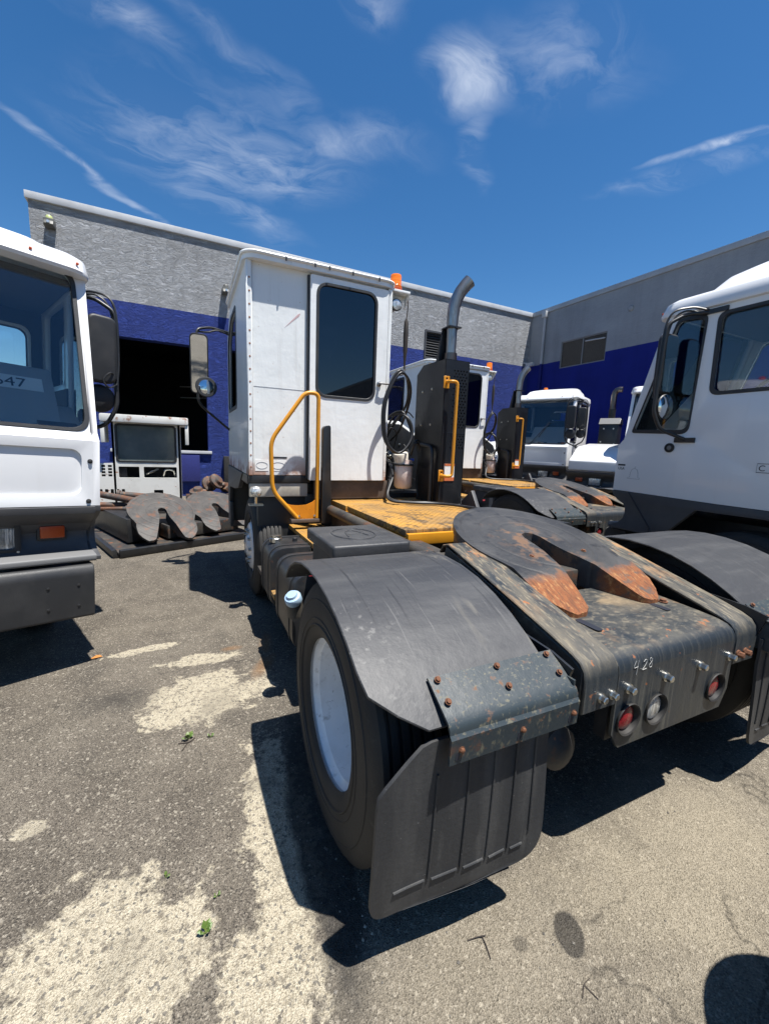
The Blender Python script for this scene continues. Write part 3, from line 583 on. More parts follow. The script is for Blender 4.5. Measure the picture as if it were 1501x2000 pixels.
def rim_out(parent, x, y, s, z=.515):
    r = B(); pr = [(.300, -.03), (.308, -.02), (.295, -.012), (.27, -.03), (.255, -.01), (.235, .02), (.215, .03), (.12, .03), (.11, .035), (.10, .055), (.085, .06), (.0, .06)]
    r.lathe([(a, h*s) for a, h in pr], (x, y, z), 'x', 40, caps=False)
    r = r.build('rim', 'rim_white', parent)
    for k in range(10):
        a = 2*math.pi*k/10; bolt(r, (x + s*.03, y + .165*math.cos(a), z + .165*math.sin(a)), (s, 0, 0), 'zinc', .016, .03, 'lug_nut')
    return r
def fifth_wheel_mesh(flat=False):
    """coupling plate, origin at its pivot, ramps towards -y"""
    Rr = .455
    def zf(y):
        z = .24*y if y > -.34 else .24*-.34 + (y+.34)*.50
        return z
    ys = [.455, .45, .435, .41, .37, .32, .26, .20, .14, .09, .06, .04, .0, -.05, -.10, -.16, -.22, -.28, -.34, -.40, -.46, -.52, -.56, -.58]
    def xo(y):
        if y > -.20: return math.sqrt(max(Rr*Rr - y*y, 0))
        c = [(-.20, .4087), (-.28, .385), (-.36, .40), (-.46, .385), (-.54, .335), (-.58, .28)]
        for (a, p), (b_, q) in zip(c, c[1:]):
            if y >= b_: return p + (q-p)*(a-y)/(a-b_)
        return .30
    def xi(y):
        if y >= .06: return 0
        if y > .0: return math.sqrt(max(.058**2 - y*y, 0)) if y < .058 else .0
        c = [(0, .058), (-.14, .062), (-.34, .115), (-.50, .165), (-.56, .19), (-.58, .225)]
        for (a, p), (b_, q) in zip(c, c[1:]):
            if y >= b_: return p + (q-p)*(a-y)/(a-b_)
        return .22
    b = B(); nc = 7
    for s in (-1, 1):
        top = []; bot = []
        for y in ys:
            a, c = xi(y), xo(y)
            for k in range(nc+1):
                x = a + (c-a)*k/nc
                edge = max(0, (abs(c-x) < .02)*.004)
                th = .045 if y > -.45 else .03
                top.append((s*x, y, zf(y)-edge)); bot.append((s*x, y, zf(y)-th))
        w = nc+1; n = len(top); fs = []; m = len(ys)
        for i in range(m-1):
            for k in range(nc):
                q = i*w+k; fs += [(q, q+1, q+w+1, q+w), (n+q, n+q+w, n+q+w+1, n+q+1)]
            if ys[i] <= .06: fs.append((i*w, (i+1)*w, n+(i+1)*w, n+i*w))
            fs.append((i*w+nc, n+i*w+nc, n+(i+1)*w+nc, (i+1)*w+nc))
        e = (m-1)*w
        for k in range(nc): fs.append((e+k, e+k+1, n+e+k+1, n+e+k))
        b.add(top+bot, fs)
        # side skirt and throat webs under the plate
        out = []
        for y in [yy for yy in ys if -.40 < yy < .35]:
            out.append((s*(xo(y)-.012), y, zf(y)-.044)); out.append((s*(xo(y)-.012), y, zf(y)-.125)); out.append((s*(xo(y)-.035), y, zf(y)-.125)); out.append((s*(xo(y)-.035), y, zf(y)-.044))
        k = len(out)//4; fs = []
        for i in range(k-1):
            for j in range(4): fs.append((i*4+j, i*4+(j+1) % 4, (i+1)*4+(j+1) % 4, (i+1)*4+j))
        fs += [(0, 1, 2, 3), tuple((k-1)*4+j for j in range(4))]
        b.add(out, fs)
        thr = []
        for y in [yy for yy in ys if yy <= 0]:
            x = xi(y); d = .15 if y > -.40 else .15*max(.15, (y+.60)/.20)
            thr += [(s*(x+.001), y, zf(y)-.028), (s*(x+.001), y, zf(y)-d), (s*(x+.028), y, zf(y)-d), (s*(x+.028), y, zf(y)-.028)]
        k = len(thr)//4; fs = []
        for i in range(k-1):
            for j in range(4): fs.append((i*4+j, i*4+(j+1) % 4, (i+1)*4+(j+1) % 4, (i+1)*4+j))
        fs += [(0, 1, 2, 3), tuple((k-1)*4+j for j in range(4))]
        b.add(thr, fs)
        b.box(s*.30-.05, s*.30+.05, -.06, .06, -.21, -.04)
    me = b.mesh('fifth_wheel', off=(0, 0, 0)); me.materials.append(M['grease']); return me
FIFTH = fifth_wheel_mesh()
def flap(parent, x0, mirror=False, y=.872, label=None):
    """moulded mud flap, .61 wide, outer upper corner cut away, its free lower corner curling back"""
    W_ = .612
    out = rpoly([(.0, .62), (.02, .30), (.115, .235) if 0 else (.0, .62), (.0, .62)], 0) if 0 else None
    pts = [(0, .645), (.0, .205), (.612, .215), (.612, .775), (.16, .775), (.125, .765)]
    pts = rpoly(pts, [.02, .075, .13, .004, .02, .02], 6)
    # grid: rows in z, clipped to the outline per row
    def span(z):
        xs = []
        n = len(pts)
        for i in range(n):
            (xa, za), (xb, zb) = pts[i], pts[(i+1) % n]
            if (za - z)*(zb - z) <= 0 and abs(za-zb) > 1e-9: xs.append(xa + (xb-xa)*(z-za)/(zb-za))
        return (min(xs), max(xs)) if xs else (.1, .5)
    zs = [.2052, .207, .211, .219, .23, .246, .268, .30, .325, .36, .40, .45, .50, .55, .60, .645, .67, .70, .73, .765, .774]
    nx = 22; F = []; K = []
    def yy(x, z):
        k = (.775-z)/.54
        q = .012*math.sin(x*9+1.0)*k + .020*k*k
        q -= .050*max(0, (x-.40)/.21)**2*max(0, k-.25)
        return y + q
    for z in zs:
        a, c = span(z)
        for i in range(nx+1):
            x = a + (c-a)*i/nx; xx = x0 + (W_-x if mirror else x)
            F.append((xx, yy(x, z), z)); K.append((xx, yy(x, z)+.012, z))
    w = nx+1; n = len(F); fs = []; m = len(zs)
    for i in range(m-1):
        for k in range(nx):
            q = i*w+k; fs += [(q, q+1, q+w+1, q+w), (n+q, n+q+w, n+q+w+1, n+q+1)]
        fs += [(i*w, (i+1)*w, n+(i+1)*w, n+i*w), (i*w+nx, n+i*w+nx, n+(i+1)*w+nx, (i+1)*w+nx)]
    for k in range(nx): fs += [(k, n+k, n+k+1, k+1), ((m-1)*w+k, (m-1)*w+k+1, n+(m-1)*w+k+1, n+(m-1)*w+k)]
    b = B(); b.add(F+K, fs); fl = b.build('mud_flap', 'flap', parent)
    def P(x, z): return (x0 + (W_-x if mirror else x), yy(x, z)-.002, z)
    rb = B()
    for xr in (.185, .295, .39, .475, .555):
        rb.tube([P(xr, zz) for zz in (.30 if xr < .5 else .34, .36, .42, .48, .54, .60, .66, .70 if xr > .2 else .665)], .0038, 6)
    rb.build('rib', 'flap', fl)
    hb = B()
    xs = [.06, .185, .295, .39, .475, .545]
    for a, c in zip(xs, xs[1:]):
        hb.tube([P(a+.012 + (c-a-.024)*t/5, .292 + .006*(t/5)) for t in range(6)], .0038, 6)
    hb.build('rib', 'flap', fl)
    return fl

# ------------------------------------------------------------------ the older yard tractor (measured where the nearest one stands)
CX = 1.79
def yard_tractor(label, group):
    global OFF
    OFF = Vector((CX, 1.475, 0))
    T = thing('yard_tractor', label, 'tractor', OFF.copy(), 0, group)
    def mir(x): return 2*CX - x
    # frame
    for x in (1.29, 2.21): B().prism([(.95, .70), (.95, .80), (1.30, .86), (1.95, .90), (2.0, .985), (5.6, .985), (5.6, .70)], 'x', x, x+.08).build('frame_rail', 'frame_dirty', T, .010)
    for y in (1.9, 2.9, 3.9, 5.2): B().box(1.372, 2.208, y, y+.1, .74, .89 if y < 2 else .95).build('cross_member', 'frame_dirty', T, .01)
    # axles, springs, brake chambers
    a = B(); a.cyl((.80, 1.475, .515), (2.78, 1.475, .515), .075, 18); a.lathe([(.10, -.22), (.17, -.16), (.20, 0), (.17, .16), (.10, .22)], (CX, 1.475, .515), 'y', 20)
    a.box(1.30, 1.42, 1.2, 1.75, .42, .72); a.box(2.16, 2.28, 1.2, 1.75, .42, .72)
    a.build('rear_axle', 'frame_dirty', T, .01)
    B().cyl((.80, 4.41, .515), (2.78, 4.41, .47), .06, 14).build('front_axle', 'frame_dirty', T)
    for x in (1.30, 2.20):
        B().lathe([(.045, -.02), (.085, 0), (.092, .06), (.098, .065), (.098, .085), (.092, .09), (.085, .17), (.05, .19), (.02, .2)], (x, 1.20, .40), (0, -1, .12), 20).build('brake_chamber', 'frame_dirty', T)
    # wheels
    for s in (1, -1):
        fxw = lambda x: x if s == 1 else mir(x)
        tyre(T, fxw(.595), 1.475); tyre(T, fxw(.905), 1.475)
        rim_in(T, fxw(.478), 1.475, -s)
        B().lathe([(.30, -.10), (.24, -.08), (.0, -.06)], (fxw(.905), 1.475, .515), 'x', 24, caps=False).build('rim', 'rim_white', T)
        tyre(T, fxw(.69), 4.41); rim_out(T, fxw(.58), 4.41, -s)
    # rear fenders with hanger brackets and flaps
    prof = [(2.0, .925), (1.985, .945), (1.96, .968), (1.935, .990), (1.90, 1.015), (1.80, 1.058), (1.69, 1.082), (1.57, 1.090), (1.45, 1.083), (1.33, 1.062), (1.22, 1.028), (1.12, .985), (1.03, .935), (.965, .892), (.91, .850), (.868, .815)]
    for s in (1, -1):
        x0 = [.42]*13 + [.43, .50, .575]; x1 = [1.075]*16
        if s == -1: x0, x1 = [2.375]*16, [mir(v) for v in x0]
        f = B(); f.sheet(prof, x0, x1, .010, 8); f.build('fender', 'fender', T, .003, 1)
        bx = (.62, 1.11) if s == 1 else (2.37, 2.86)
        k = B(); k.sheet([(.965, .910), (.90, .872), (.868, .852), (.845, .838), (.836, .822), (.834, .80), (.838, .722)], bx[0], bx[1], .008, 1)
        k.box(bx[0] if s == -1 else bx[1]-.008, bx[0]+.008 if s == -1 else bx[1], .85, .97, .72, .86)
        k = k.build('flap_bracket', 'bracket', T)
        wdt = bx[1]-bx[0]
        for u in (.05, .50, .93):
            x = bx[0]+wdt*u
            for (y, z) in ((.948, .908), (.888, .874)): bolt(k, (x, y, z), (0, -.55, .83), 'rust', .0075, .009)
            bolt(k, (x+.012, .829, .765), (0, -1, 0), 'rust', .0075, .010)
            B().box(x-.006, x+.006, .828, .8325, .735, .758).build('slot', 'ink', k)
        flap(T, .43 if s == 1 else 2.355, s == -1)
        g_ = B(); gx = 1.112 if s == 1 else 2.358
        g_.prism([(.87, .885), (.96, .905), (1.22, .92), (1.22, .72), (.94, .72), (.90, .78)], 'x', gx, gx+.010); g_.build('fender_gusset', 'steel_black', T)
    # sloping rails either side of the coupling
    for s in (1, -1):
        x0, x1 = (1.222, 1.398) if s == 1 else (mir(1.398), mir(1.222))
        r = B(); r.sheet([(1.86, 1.03), (1.83, 1.075), (1.78, 1.090), (1.6, 1.045), (1.3, .966), (1.06, .902), (.965, .874), (.925, .856), (.904, .830), (.897, .795), (.897, .672)], x0, x1, .014, 3)
        r.prism([(1.80, 1.07), (1.3, .95), (.96, .86), (.912, .83), (.912, .70), (1.1, .70), (1.82, .93)], 'x', x0 if s == 1 else x1-.012, x0+.012 if s == 1 else x1)
        r = r.build('coupling_rail', 'rail', T, .004, 1)
        for dx in (.088, .147): bolt(r, ((x0+dx) if s == 1 else (x1-dx), .897, .722), (0, -1, 0), 'zinc' if s == 1 else 'rust', .0135, .026)
    # tail plate with three round lamps
    tp = B(); tp.sheet([(1.43, .888), (1.25, .880), (1.05, .868), (.98, .862), (.94, .852), (.915, .835), (.903, .812), (.900, .79)], 1.402, 2.178, .012, 6)
    tp.plate([(1.402, .79), (1.402, .545), (1.45, .478), (2.135, .478), (2.178, .560), (2.178, .79)][::-1], [circ(x, .592, .062, 28) for x in (1.483, 1.652, 2.067)], (0, .900, 0), (1, 0, 0), (0, 0, 1), -.012)
    tp = tp.build('tail_plate', 'tail', T)
    for x in (1.465, 1.69, 1.925, 2.145): bolt(tp, (x, .900, .722), (0, -1, 0), 'zinc', .0145, .030)
    for (x, y) in ((2.10, 1.18), (2.10, 1.34), (1.48, 1.34)): bolt(tp, (x, y, .878 + .04*(y-1.18)), (0, 0, 1), 'rust', .016, .014)
    for (x, y) in ((2.02, 1.16), (1.50, 1.12)):
        B().prism(rpoly([(x-.018, y-.06), (x+.018, y-.06), (x+.018, y+.06), (x-.018, y+.06)], .017, 4), 'z', .874, .8765).build('slot', 'ink', tp)
    for x, lens in ((1.483, 'red_lens'), (1.652, 'clear_lens'), (2.067, 'red_lens')):
        gm = B(); gm.lathe([(.062, .0), (.066, -.010), (.064, -.014), (.058, -.010), (.054, .006), (.052, .016), (.0, .018)], (x, .902, .592), 'y', 28, caps=False)
        gm = gm.build('tail_lamp', 'rubber', T)
        B().lathe([(.053, .012), (.047, .003), (.028, -.003), (.0, -.004)], (x, .902, .592), 'y', 24, caps=False).build('lens', lens, gm)
    bk = B(); bk.box(1.41, 2.17, .93, .98, .50, .78); bk.build('lamp_box', 'steel_black', T)
    # the coupling plate on its saddle
    sd = B(); sd.box(1.45, 1.55, 1.62, 1.90, .90, 1.02); sd.box(2.03, 2.13, 1.62, 1.90, .90, 1.02); sd.box(1.38, 2.20, 1.50, 2.2, .80, .90); sd.cyl((1.42, 1.76, 1.0), (2.16, 1.76, 1.0), .035, 12)
    sd.box(1.70, 1.88, 1.5, 1.9, .86, .97)
    sd.build('coupling_saddle', 'frame_dirty', T, .01)
    fw = link('fifth_wheel', FIFTH, T, Vector((CX, 1.765, 1.098)) - OFF)
    bolt(fw, Vector((-.19, -.20, -.049)) + OFF, (0, -.2, 1), 'rust', .011, .008); bolt(fw, Vector((.19, -.20, -.047)) + OFF, (0, -.2, 1), 'rust', .011, .008)
    # deck
    B().box(1.27, 2.31, 2.34, 3.445, 1.005, 1.050).build('deck_plate', 'deck', T, .006)
    B().box(1.27, 2.31, 3.485, 4.25, 1.002, 1.047).build('deck_plate', 'deck', T, .006)
    dk = B(); dk.box(1.27, 1.36, 2.3, 4.2, .93, 1.0); dk.box(2.22, 2.31, 2.3, 4.2, .93, 1.0); dk.box(1.27, 2.31, 2.30, 2.335, .955, 1.03)
    dk.build('deck_frame', 'yellow', T, .006)
    B().tube([(1.19, 1.88, .985), (1.19, 3.3, .985), (1.19, 3.86, .985)], .043, 16).build('deck_side_tube', 'frame_dirty', T)
    sp_ = B(); sp_.prism([(2.3, .70), (2.3, .94), (3.85, .94), (3.85, .70)], 'x', 1.262, 1.285); sp_ = sp_.build('side_plate', 'brown_skirt', T, .004)
    for y in (3.3, 3.4, 3.55): bolt(sp_, (1.262, y, .84), (-1, 0, 0), 'zinc', .012, .012)
    # battery box with embossed lid
    bb = B(); bb.box(.71, 1.12, 2.09, 2.55, .70, .985); bb = bb.build('battery_box', 'black_plastic', T, .012)
    ld = B(); ld.box(.68, 1.145, 2.04, 2.585, .975, 1.050); ld = ld.build('lid', 'fender', bb, .018, 3)
    em = B(); em.tube([(.90+.13*math.cos(t), 2.32+.155*math.sin(t), 1.051) for t in [2*math.pi*k/36 for k in range(36)]], .0045, 6, closed=True)
    em.tube(curve([(.84, 2.24, 1.051), (.87, 2.38, 1.051), (.93, 2.40, 1.051), (.97, 2.26, 1.051)], 6), .004, 6); em.tube([(.85, 2.31, 1.051), (.96, 2.31, 1.051)], .004, 6); em.build('emblem', 'fender', ld)
    B().box(.88, .93, 2.032, 2.042, .95, .985).build('latch', 'steel_black', bb, .004)
    B().box(.706, .7095, 2.12, 2.20, .74, .93).build('sticker', 'ledge_grey', bb)
    # steps and tanks on the near side
    st = B(); st.box(.87, 1.18, 3.12, 4.06, .765, .805); st = st.build('step', 'deck', T, .006); 
    rg = B()
    for k in range(14): rg.cyl((.865, 3.16+.03*k, .70), (.865, 3.16+.03*k, .765), .004, 6)
    rg.cyl((.865, 3.14, .70), (.865, 3.6, .70), .006, 6); rg.build('grille_bars', 'zinc', st)
    B().box(.55, .86, 3.00, 3.14, .42, .455).build('step', 'deck', T, .006)
    B().box(.56, 1.2, 2.5, 3.9, .40, .44).build('tank_shelf', 'frame_dirty', T, .01)
    for (y0, y1, z1, nm) in ((3.17, 3.62, .775, 'fuel_tank'), (2.42, 2.96, .79, 'hydraulic_tank')):
        t = B(); t.prism(rpoly([(.55, .30), (.55, z1), (.93, z1), (.93, .30)], [.10, .13, .05, .08], 6), 'y', y0, y1); t = t.build(nm, 'steel_black', T, .012)
        for yy in (y0+.07, y1-.09):
            o = rpoly([(.545, .295), (.545, z1+.006), (.935, z1+.006), (.935, .295)], [.10, .13, .05, .08], 6); i_ = rpoly([(.552, .302), (.552, z1-.001), (.928, z1-.001), (.928, .302)], [.10, .13, .05, .08], 6)
            q = B(); q.plate([(p[0], p[1]) for p in o], [i_], (0, yy, 0), (1, 0, 0), (0, 0, 1), -.035); q.build('tank_strap', 'black_plastic', t)
        if nm == 'fuel_tank':
            B().lathe([(.05, 0), (.05, .03), (.045, .035), (.045, .055), (.02, .06), (.0, .06)], (.64, 3.42, z1-.003), 'z', 20).build('filler_cap', 'zinc', t)
            B().lathe([(.02, 0), (.02, .03), (.01, .035)], (.79, 3.38, z1-.003), 'z', 14).build('vent_cap', 'black_plastic', t)
    bc = B(); bc.lathe([(.030, 0), (.046, .003), (.050, .012), (.050, .045), (.046, .052), (.034, .056), (.030, .070), (.0, .072)], (.545, 2.33, .655), (-.35, -.35, .85), 14); bc.build('filler_cap', 'blue_cap', T)
    B().lathe([(.05, 0), (.05, .10)], (.56, 2.35, .57), (-.2, -.1, .9), 16).build('filler_neck', 'frame_dirty', T)
    B().box(.60, .64, 2.215, 2.225, .84, .862).build('tag', 'red_tag', T, .003)
    ub = B(); ub.box(.58, 1.05, 3.98, 4.06, .62, 1.08); ub.box(.58, .66, 4.0, 4.5, 1.04, 1.09); ub.build('front_mudguard', 'black_plastic', T, .015)
    # handrail with orange gusset
    y = 3.72
    hr = B(); hr.tube(bend([(.895, y, .905), (.668, y, 1.16), (.655, y, 1.60), (.955, y, 2.03), (1.075, y, 2.03), (1.072, y, .905)], .085, 7), .0185, 14); hr = hr.build('handrail', 'yellow', T)
    gs = B(); gs.plate([(.885, .90), (1.07, .90), (1.07, 1.09), (1.03, 1.055), (.97, 1.03), (.90, 1.025), (.84, 1.03), (.79, 1.045)], [], (0, y-.004, 0), (1, 0, 0), (0, 0, 1), -.008); gs = gs.build('gusset', 'orange', hr)
    for x in (.905, 1.05): bolt(gs, (x, y-.004, .925), (0, -1, 0), 'zinc', .009, .012)
    B().box(.83, 1.10, y-.03, y+.05, .868, .90).build('foot_bracket', 'brown_skirt', hr, .006)
    B().prism(rpoly([(1.105, .86), (1.105, 1.74), (1.175, 1.76), (1.195, .86)], [.005, .04, .03, .005], 5), 'y', y-.06, y+.01).build('grab_post', 'steel_black', T, .006)
    ml = B(); ml.lathe([(.0, -.045), (.03, -.04), (.046, -.02), (.05, 0), (.046, .02), (.03, .035), (.0, .04)], (.535, 3.76, 1.15), (.1, -1, .15), 20); ml = ml.build('marker_lamp', 'clear_lens', T)
    q = B(); q.cyl((.535, 3.78, 1.10), (.535, 3.80, 1.02), .012, 8); q.box(.48, .60, 3.78, 3.86, 1.02, 1.035); q.build('lamp_bracket', 'zinc', ml)
    # ---- cab
    X0, X1, YR, YF, Z0, Z1 = .484, 1.828, 3.873, 5.72, 1.285, 3.085
    cab = B(); side = [(YR, Z0), (YR, Z1), (5.05, Z1+.02), (5.30, Z1-.02), (5.66, 2.80), (5.72, 1.80), (5.72, Z0)]
    for (o, sg) in ((X0, 1), (X1-.04, 1)):
        cab.plate(side, [rpoly([(4.72, 1.95), (4.72, 2.92), (5.22, 2.92), (5.52, 2.74), (5.56, 1.95)], .07)], (o, 0, 0), (0, 1, 0), (0, 0, 1), .04)
    # rear: fixed panel, lintel, right post
    cab.plate([(X0+.04, Z0), (1.04, Z0), (1.04, Z1-.005), (X0+.04, Z1-.005)], [], (0, YR+.012, 0), (1, 0, 0), (0, 0, 1), -.03)
    cab.plate([(1.04, 3.045), (X1-.04, 3.045), (X1-.04, Z1-.005), (1.04, Z1-.005)], [], (0, YR, 0), (1, 0, 0), (0, 0, 1), -.04)
    cab.box(X1-.045, X1-.002, YR-.03, YR+.001, 1.24, Z1-.01)
    cab.box(X0+.001, X0+.045, YR-.012, YR+.001, Z0, Z1-.01)
    # front with windscreen
    cab.plate([(X0+.04, 1.80), (X1-.04, 1.80), (X1-.04, 2.80), (X0+.04, 2.80)], [rrect(X0+.12, X1-.12, 1.88, 2.72, .08)], (0, YF-.04, 0), (1, 0, 0), (0, -.06, 1), -.04)
    cab.box(X0+.04, X1-.04, YF-.05, YF, Z0, 1.80)
    cab = cab.build('cab_shell', 'white_old', T, .006, 1)
    rf = B(); rf.loft([[(x, yy, z) for (x, yy) in rrect(X0-.028+i_, X1+.028-i_, YR-.065+i_, 5.40-i_*1.5, .12, 5)] for (i_, z) in ((0, Z1-.01), (0, Z1+.035), (.03, Z1+.05), (.10, Z1+.058))]); rf = rf.build('roof', 'white_door', T)
    gt = B(); gt.tube([(x, yy, Z1+.040) for (x, yy) in rrect(X0-.032, X1+.032, YR-.07, 5.41, .12, 6)], .014, 8, closed=True); gt = gt.build('gutter', 'white_door', rf)
    for x in (.80, 1.05, 1.18, 1.40, 1.66): B().box(x-.006, x+.006, YR-.088, YR-.078, Z1+.012, Z1+.045).build('clip', 'ink', rf)
    # sliding door
    d = B(); d.plate(rpoly([(1.022, 1.245), (1.782, 1.245), (1.782, 3.05), (1.022, 3.05)], .012, 3), [rrect(1.095, 1.650, 2.030, 2.985, .085, 6)[::-1]], (0, YR-.045, 0), (1, 0, 0), (0, 0, 1), -.035)
    d = d.build('door', 'white_door', T, .005, 1)
    def gasket(par, outl_o, outl_i, o, u, v, t, nm='gasket'):
        q = B(); q.plate(outl_o, [outl_i], o, u, v, t); return q.build(nm, 'black_plastic', par, .003, 1)
    gasket(d, rrect(1.075, 1.670, 2.010, 3.005, .10, 6), rrect(1.100, 1.645, 2.035, 2.980, .08, 6), (0, YR-.052, 0), (1, 0, 0), (0, 0, 1), -.016)
    q = B(); q.plate(rrect(1.094, 1.651, 2.029, 2.986, .085, 6), [], (0, YR-.034, 0), (1, 0, 0), (0, 0, 1), -.006); q.build('window_pane', 'glass_dark', d)
    h_ = B(); h_.lathe([(.024, 0), (.024, .012), (.014, .016), (.014, .04)], (1.705, YR-.045, 2.185), (0, -1, 0), 16); h_.tube([(1.695, YR-.083, 2.187), (1.745, YR-.088, 2.186), (1.81, YR-.083, 2.188)], [.010, .009, .007], 10); h_.build('handle', 'chrome', d)
    B().box(1.004, 1.0215, YR-.02, YR+.011, 1.26, 3.05).build('door_seal', 'black_plastic', d)
    B().box(1.7825, 1.7835, YR-.046, YR-.01, 1.25, 3.05).build('door_seal', 'ink', d)
    B().box(.529, .532, YR+.0095, YR+.0118, 1.29, 3.06).build('seam', 'ink_grey', cab); B().box(.54, 1.0, YR+.0100, YR+.0118, 2.062, 2.065).build('seam', 'ink_grey', cab)
    for z in [1.36+.105*k for k in range(16)]: bolt(cab, (.508, YR-.012, z), (0, -1, 0), 'white_old', .006, .003, 'rivet')
    # dent line, scratch and data plates on the fixed panel
    scr = B(); scr.prism([(.805, 2.585), (.925, 2.715), (.945, 2.725), (.935, 2.70)], 'y', YR+.0105, YR+.0118); scr.build('scratch', mat('scratch', (.55, .38, .38), .6), cab)
    for x, w_ in ((.545, .12), (.68, .14)):
        q = B().box(x, x+w_, YR+.0095, YR+.0115, 1.325, 1.425).build('data_plate', 'sticker', cab); B().tube([(x+w_/2+.42*w_*math.cos(t), YR+.009, 1.375+.03*math.sin(t)) for t in [2*math.pi*k/20 for k in range(20)]], .002, 5, closed=True).build('print', 'ink_grey', q)
    B().box(.685, .83, YR+.009, YR+.0112, 1.442, 1.456).build('print', 'ink', cab)
    # sills under the cab
    sl_ = B(); sl_.box(X0+.01, 1.05, YR+.01, YR+.06, 1.215, 1.283); sl_.box(X0+.0, X0+.05, YR+.06, 5.7, 1.20, 1.283); sl_.build('cab_sill', 'steel_black', T, .005)
    B().box(X0+.01, 1.03, YR+.02, YR+.05, 1.085, 1.212).build('beige_panel', 'beige_panel', T, .012)
    B().box(1.09, 1.86, YR+.0, YR+.05, 1.06, 1.238).build('skirt_panel', 'brown_skirt', T, .006)
    ch = B(); ch.prism([(4.6, 1.10), (4.25, 1.28), (5.74, 1.28), (5.80, 1.05), (5.80, .82), (5.62, .82), (5.55, 1.02), (5.0, 1.05)], 'x', X0-.012, X0+.03); ch.box(X0, 2.9, 5.70, 5.84, .55, 1.20); ch.box(X0-.012, X0+.03, 5.55, 5.80, .50, .82)
    ch.build('front_skirt', 'skirt_grey', T, .008)
    en = B(); en.box(1.02, 2.55, 3.96, 5.65, .62, 1.10); en.box(.80, 1.5, 4.0, 5.6, 1.05, 1.2); en.build('engine_tray', 'steel_black', T, .01)
    # side windows, windscreen, inside
    for x in (X0+.015, X1-.02):
        q = B(); q.plate(rpoly([(4.70, 1.93), (4.70, 2.94), (5.23, 2.94), (5.54, 2.75), (5.58, 1.93)], .07), [], (x, 0, 0), (0, 1, 0), (0, 0, 1), .006); q.build('window_pane', 'glass', T)
        q = B(); q.plate(rpoly([(4.69, 1.92), (4.69, 2.95), (5.23, 2.95), (5.55, 2.76), (5.59, 1.92)], .08), [rpoly([(4.73, 1.96), (4.73, 2.91), (5.21, 2.91), (5.51, 2.73), (5.55, 1.96)], .07)], (x-.020 if x < 1 else x+.022, 0, 0), (0, 1, 0), (0, 0, 1), .012); q.build('gasket', 'black_plastic', T)
    q = B(); q.plate(rrect(X0+.11, X1-.11, 1.87, 2.73, .08), [], (0, YF-.02, 0), (1, 0, 0), (0, -.06, 1), -.006); q.build('windscreen', 'glass', T)
    ins = B(); ins.box(X0+.05, X1-.05, YR+.1, 5.6, 1.25, 1.30); ins.box(X0+.05, X1-.05, 5.25, 5.62, 1.3, 1.85); ins.build('cab_floor', 'cab_inner', T, .01)
    se = B(); se.box(.85, 1.4, 4.35, 4.85, 1.55, 1.72); se.box(.87, 1.38, 4.28, 4.42, 1.72, 2.35); se.box(1.0, 1.25, 4.45, 4.75, 1.3, 1.55); se.build('seat', 'seat', T, .05, 3)
    sw = B(); sw.tube([(1.12+.2*math.cos(t), 5.12+.06*math.sin(t), 1.95+.19*math.sin(t)) for t in [2*math.pi*k/24 for k in range(24)]], .016, 8, closed=True); sw.tube([(1.12, 5.12, 1.95), (1.12, 5.35, 1.75)], .03, 8); sw.build('steering_wheel', 'ink', T)
    # mirrors on the near front corner
    mr_ = B(); mr_.tube(bend([(X0, 5.55, 2.86), (.28, 5.42, 2.86), (.13, 5.32, 2.80), (.13, 5.32, 2.0), (.24, 5.36, 1.90), (X0, 5.6, 1.72)], .06, 5), .014, 10); mr_.tube(curve([(X0+.01, 5.5, 2.82), (.36, 5.44, 2.84), (.25, 5.40, 2.80), (.15, 5.34, 2.78)], 6), .010, 8); mr_ = mr_.build('mirror_arm', 'steel_black', T)
    q = B(); q.plate(rrect(.055, .245, -.32, .318, .05), [], (0, 5.275, 2.4175), (1, 0, 0), (0, -.15, 1), -.06); q = q.build('mirror', 'black_plastic', mr_, .012, 3)
    q2 = B(); q2.plate(rrect(.068, .232, -.305, .30, .04), [], (0, 5.270, 2.4175), (1, 0, 0), (0, -.15, 1), .001); q2.build('mirror_glass', 'mirror_glass', mr_)
    q = B(); q.lathe([(.105, .02), (.112, .012), (.110, .0), (.10, -.004)], (.215, 5.24, 2.17), (.05, -1, .1), 28); q.build('convex_mirror', 'black_plastic', mr_)
    q = B(); q.lathe([(.10, -.004+.008), (.085, .014), (.06, .022), (.03, .027), (.0, .029)], (.215, 5.236, 2.17), (.05, -1, .1), 28, caps=False); q.build('mirror_glass', 'mirror_glass', mr_)
    q = B(); q.box(.150, .166, 5.286, 5.287, 2.20, 2.25); q.build('tag', 'sticker_orange', mr_)
    # engine cover to the right of the cab
    hc = B(); poly = [(1.87, 1.12), (1.87, 1.88), (2.20, 1.88), (2.46, 1.73), (2.53, 1.60), (2.53, 1.12)]
    hc.prism(poly, 'y', 4.32, 5.75); hc = hc.build('engine_cover', 'white_door', T, .02, 2)
    q = B(); q.prism([(1.90, 1.10), (1.90, 1.845), (2.19, 1.845), (2.43, 1.705), (2.495, 1.58), (2.495, 1.10)], 'y', 4.295, 4.325); q = q.build('bulkhead', 'box_black', hc, .006)
    for (x, z) in ((1.94, 1.72), (2.02, 1.72), (2.2, 1.62), (2.3, 1.55), (1.96, 1.55), (2.36, 1.40), (2.05, 1.48)): bolt(q, (x, 4.295, z), (0, -1, 0), 'zinc', .010, .010)
    # beacon, work lamp
    be = B(); be.lathe([(.060, 0), (.062, .02), (.055, .03), (.055, .11), (.05, .125), (.02, .135), (.0, .135)], (1.905, 3.95, 3.125), 'z', 24); be = be.build('beacon', 'amber', T)
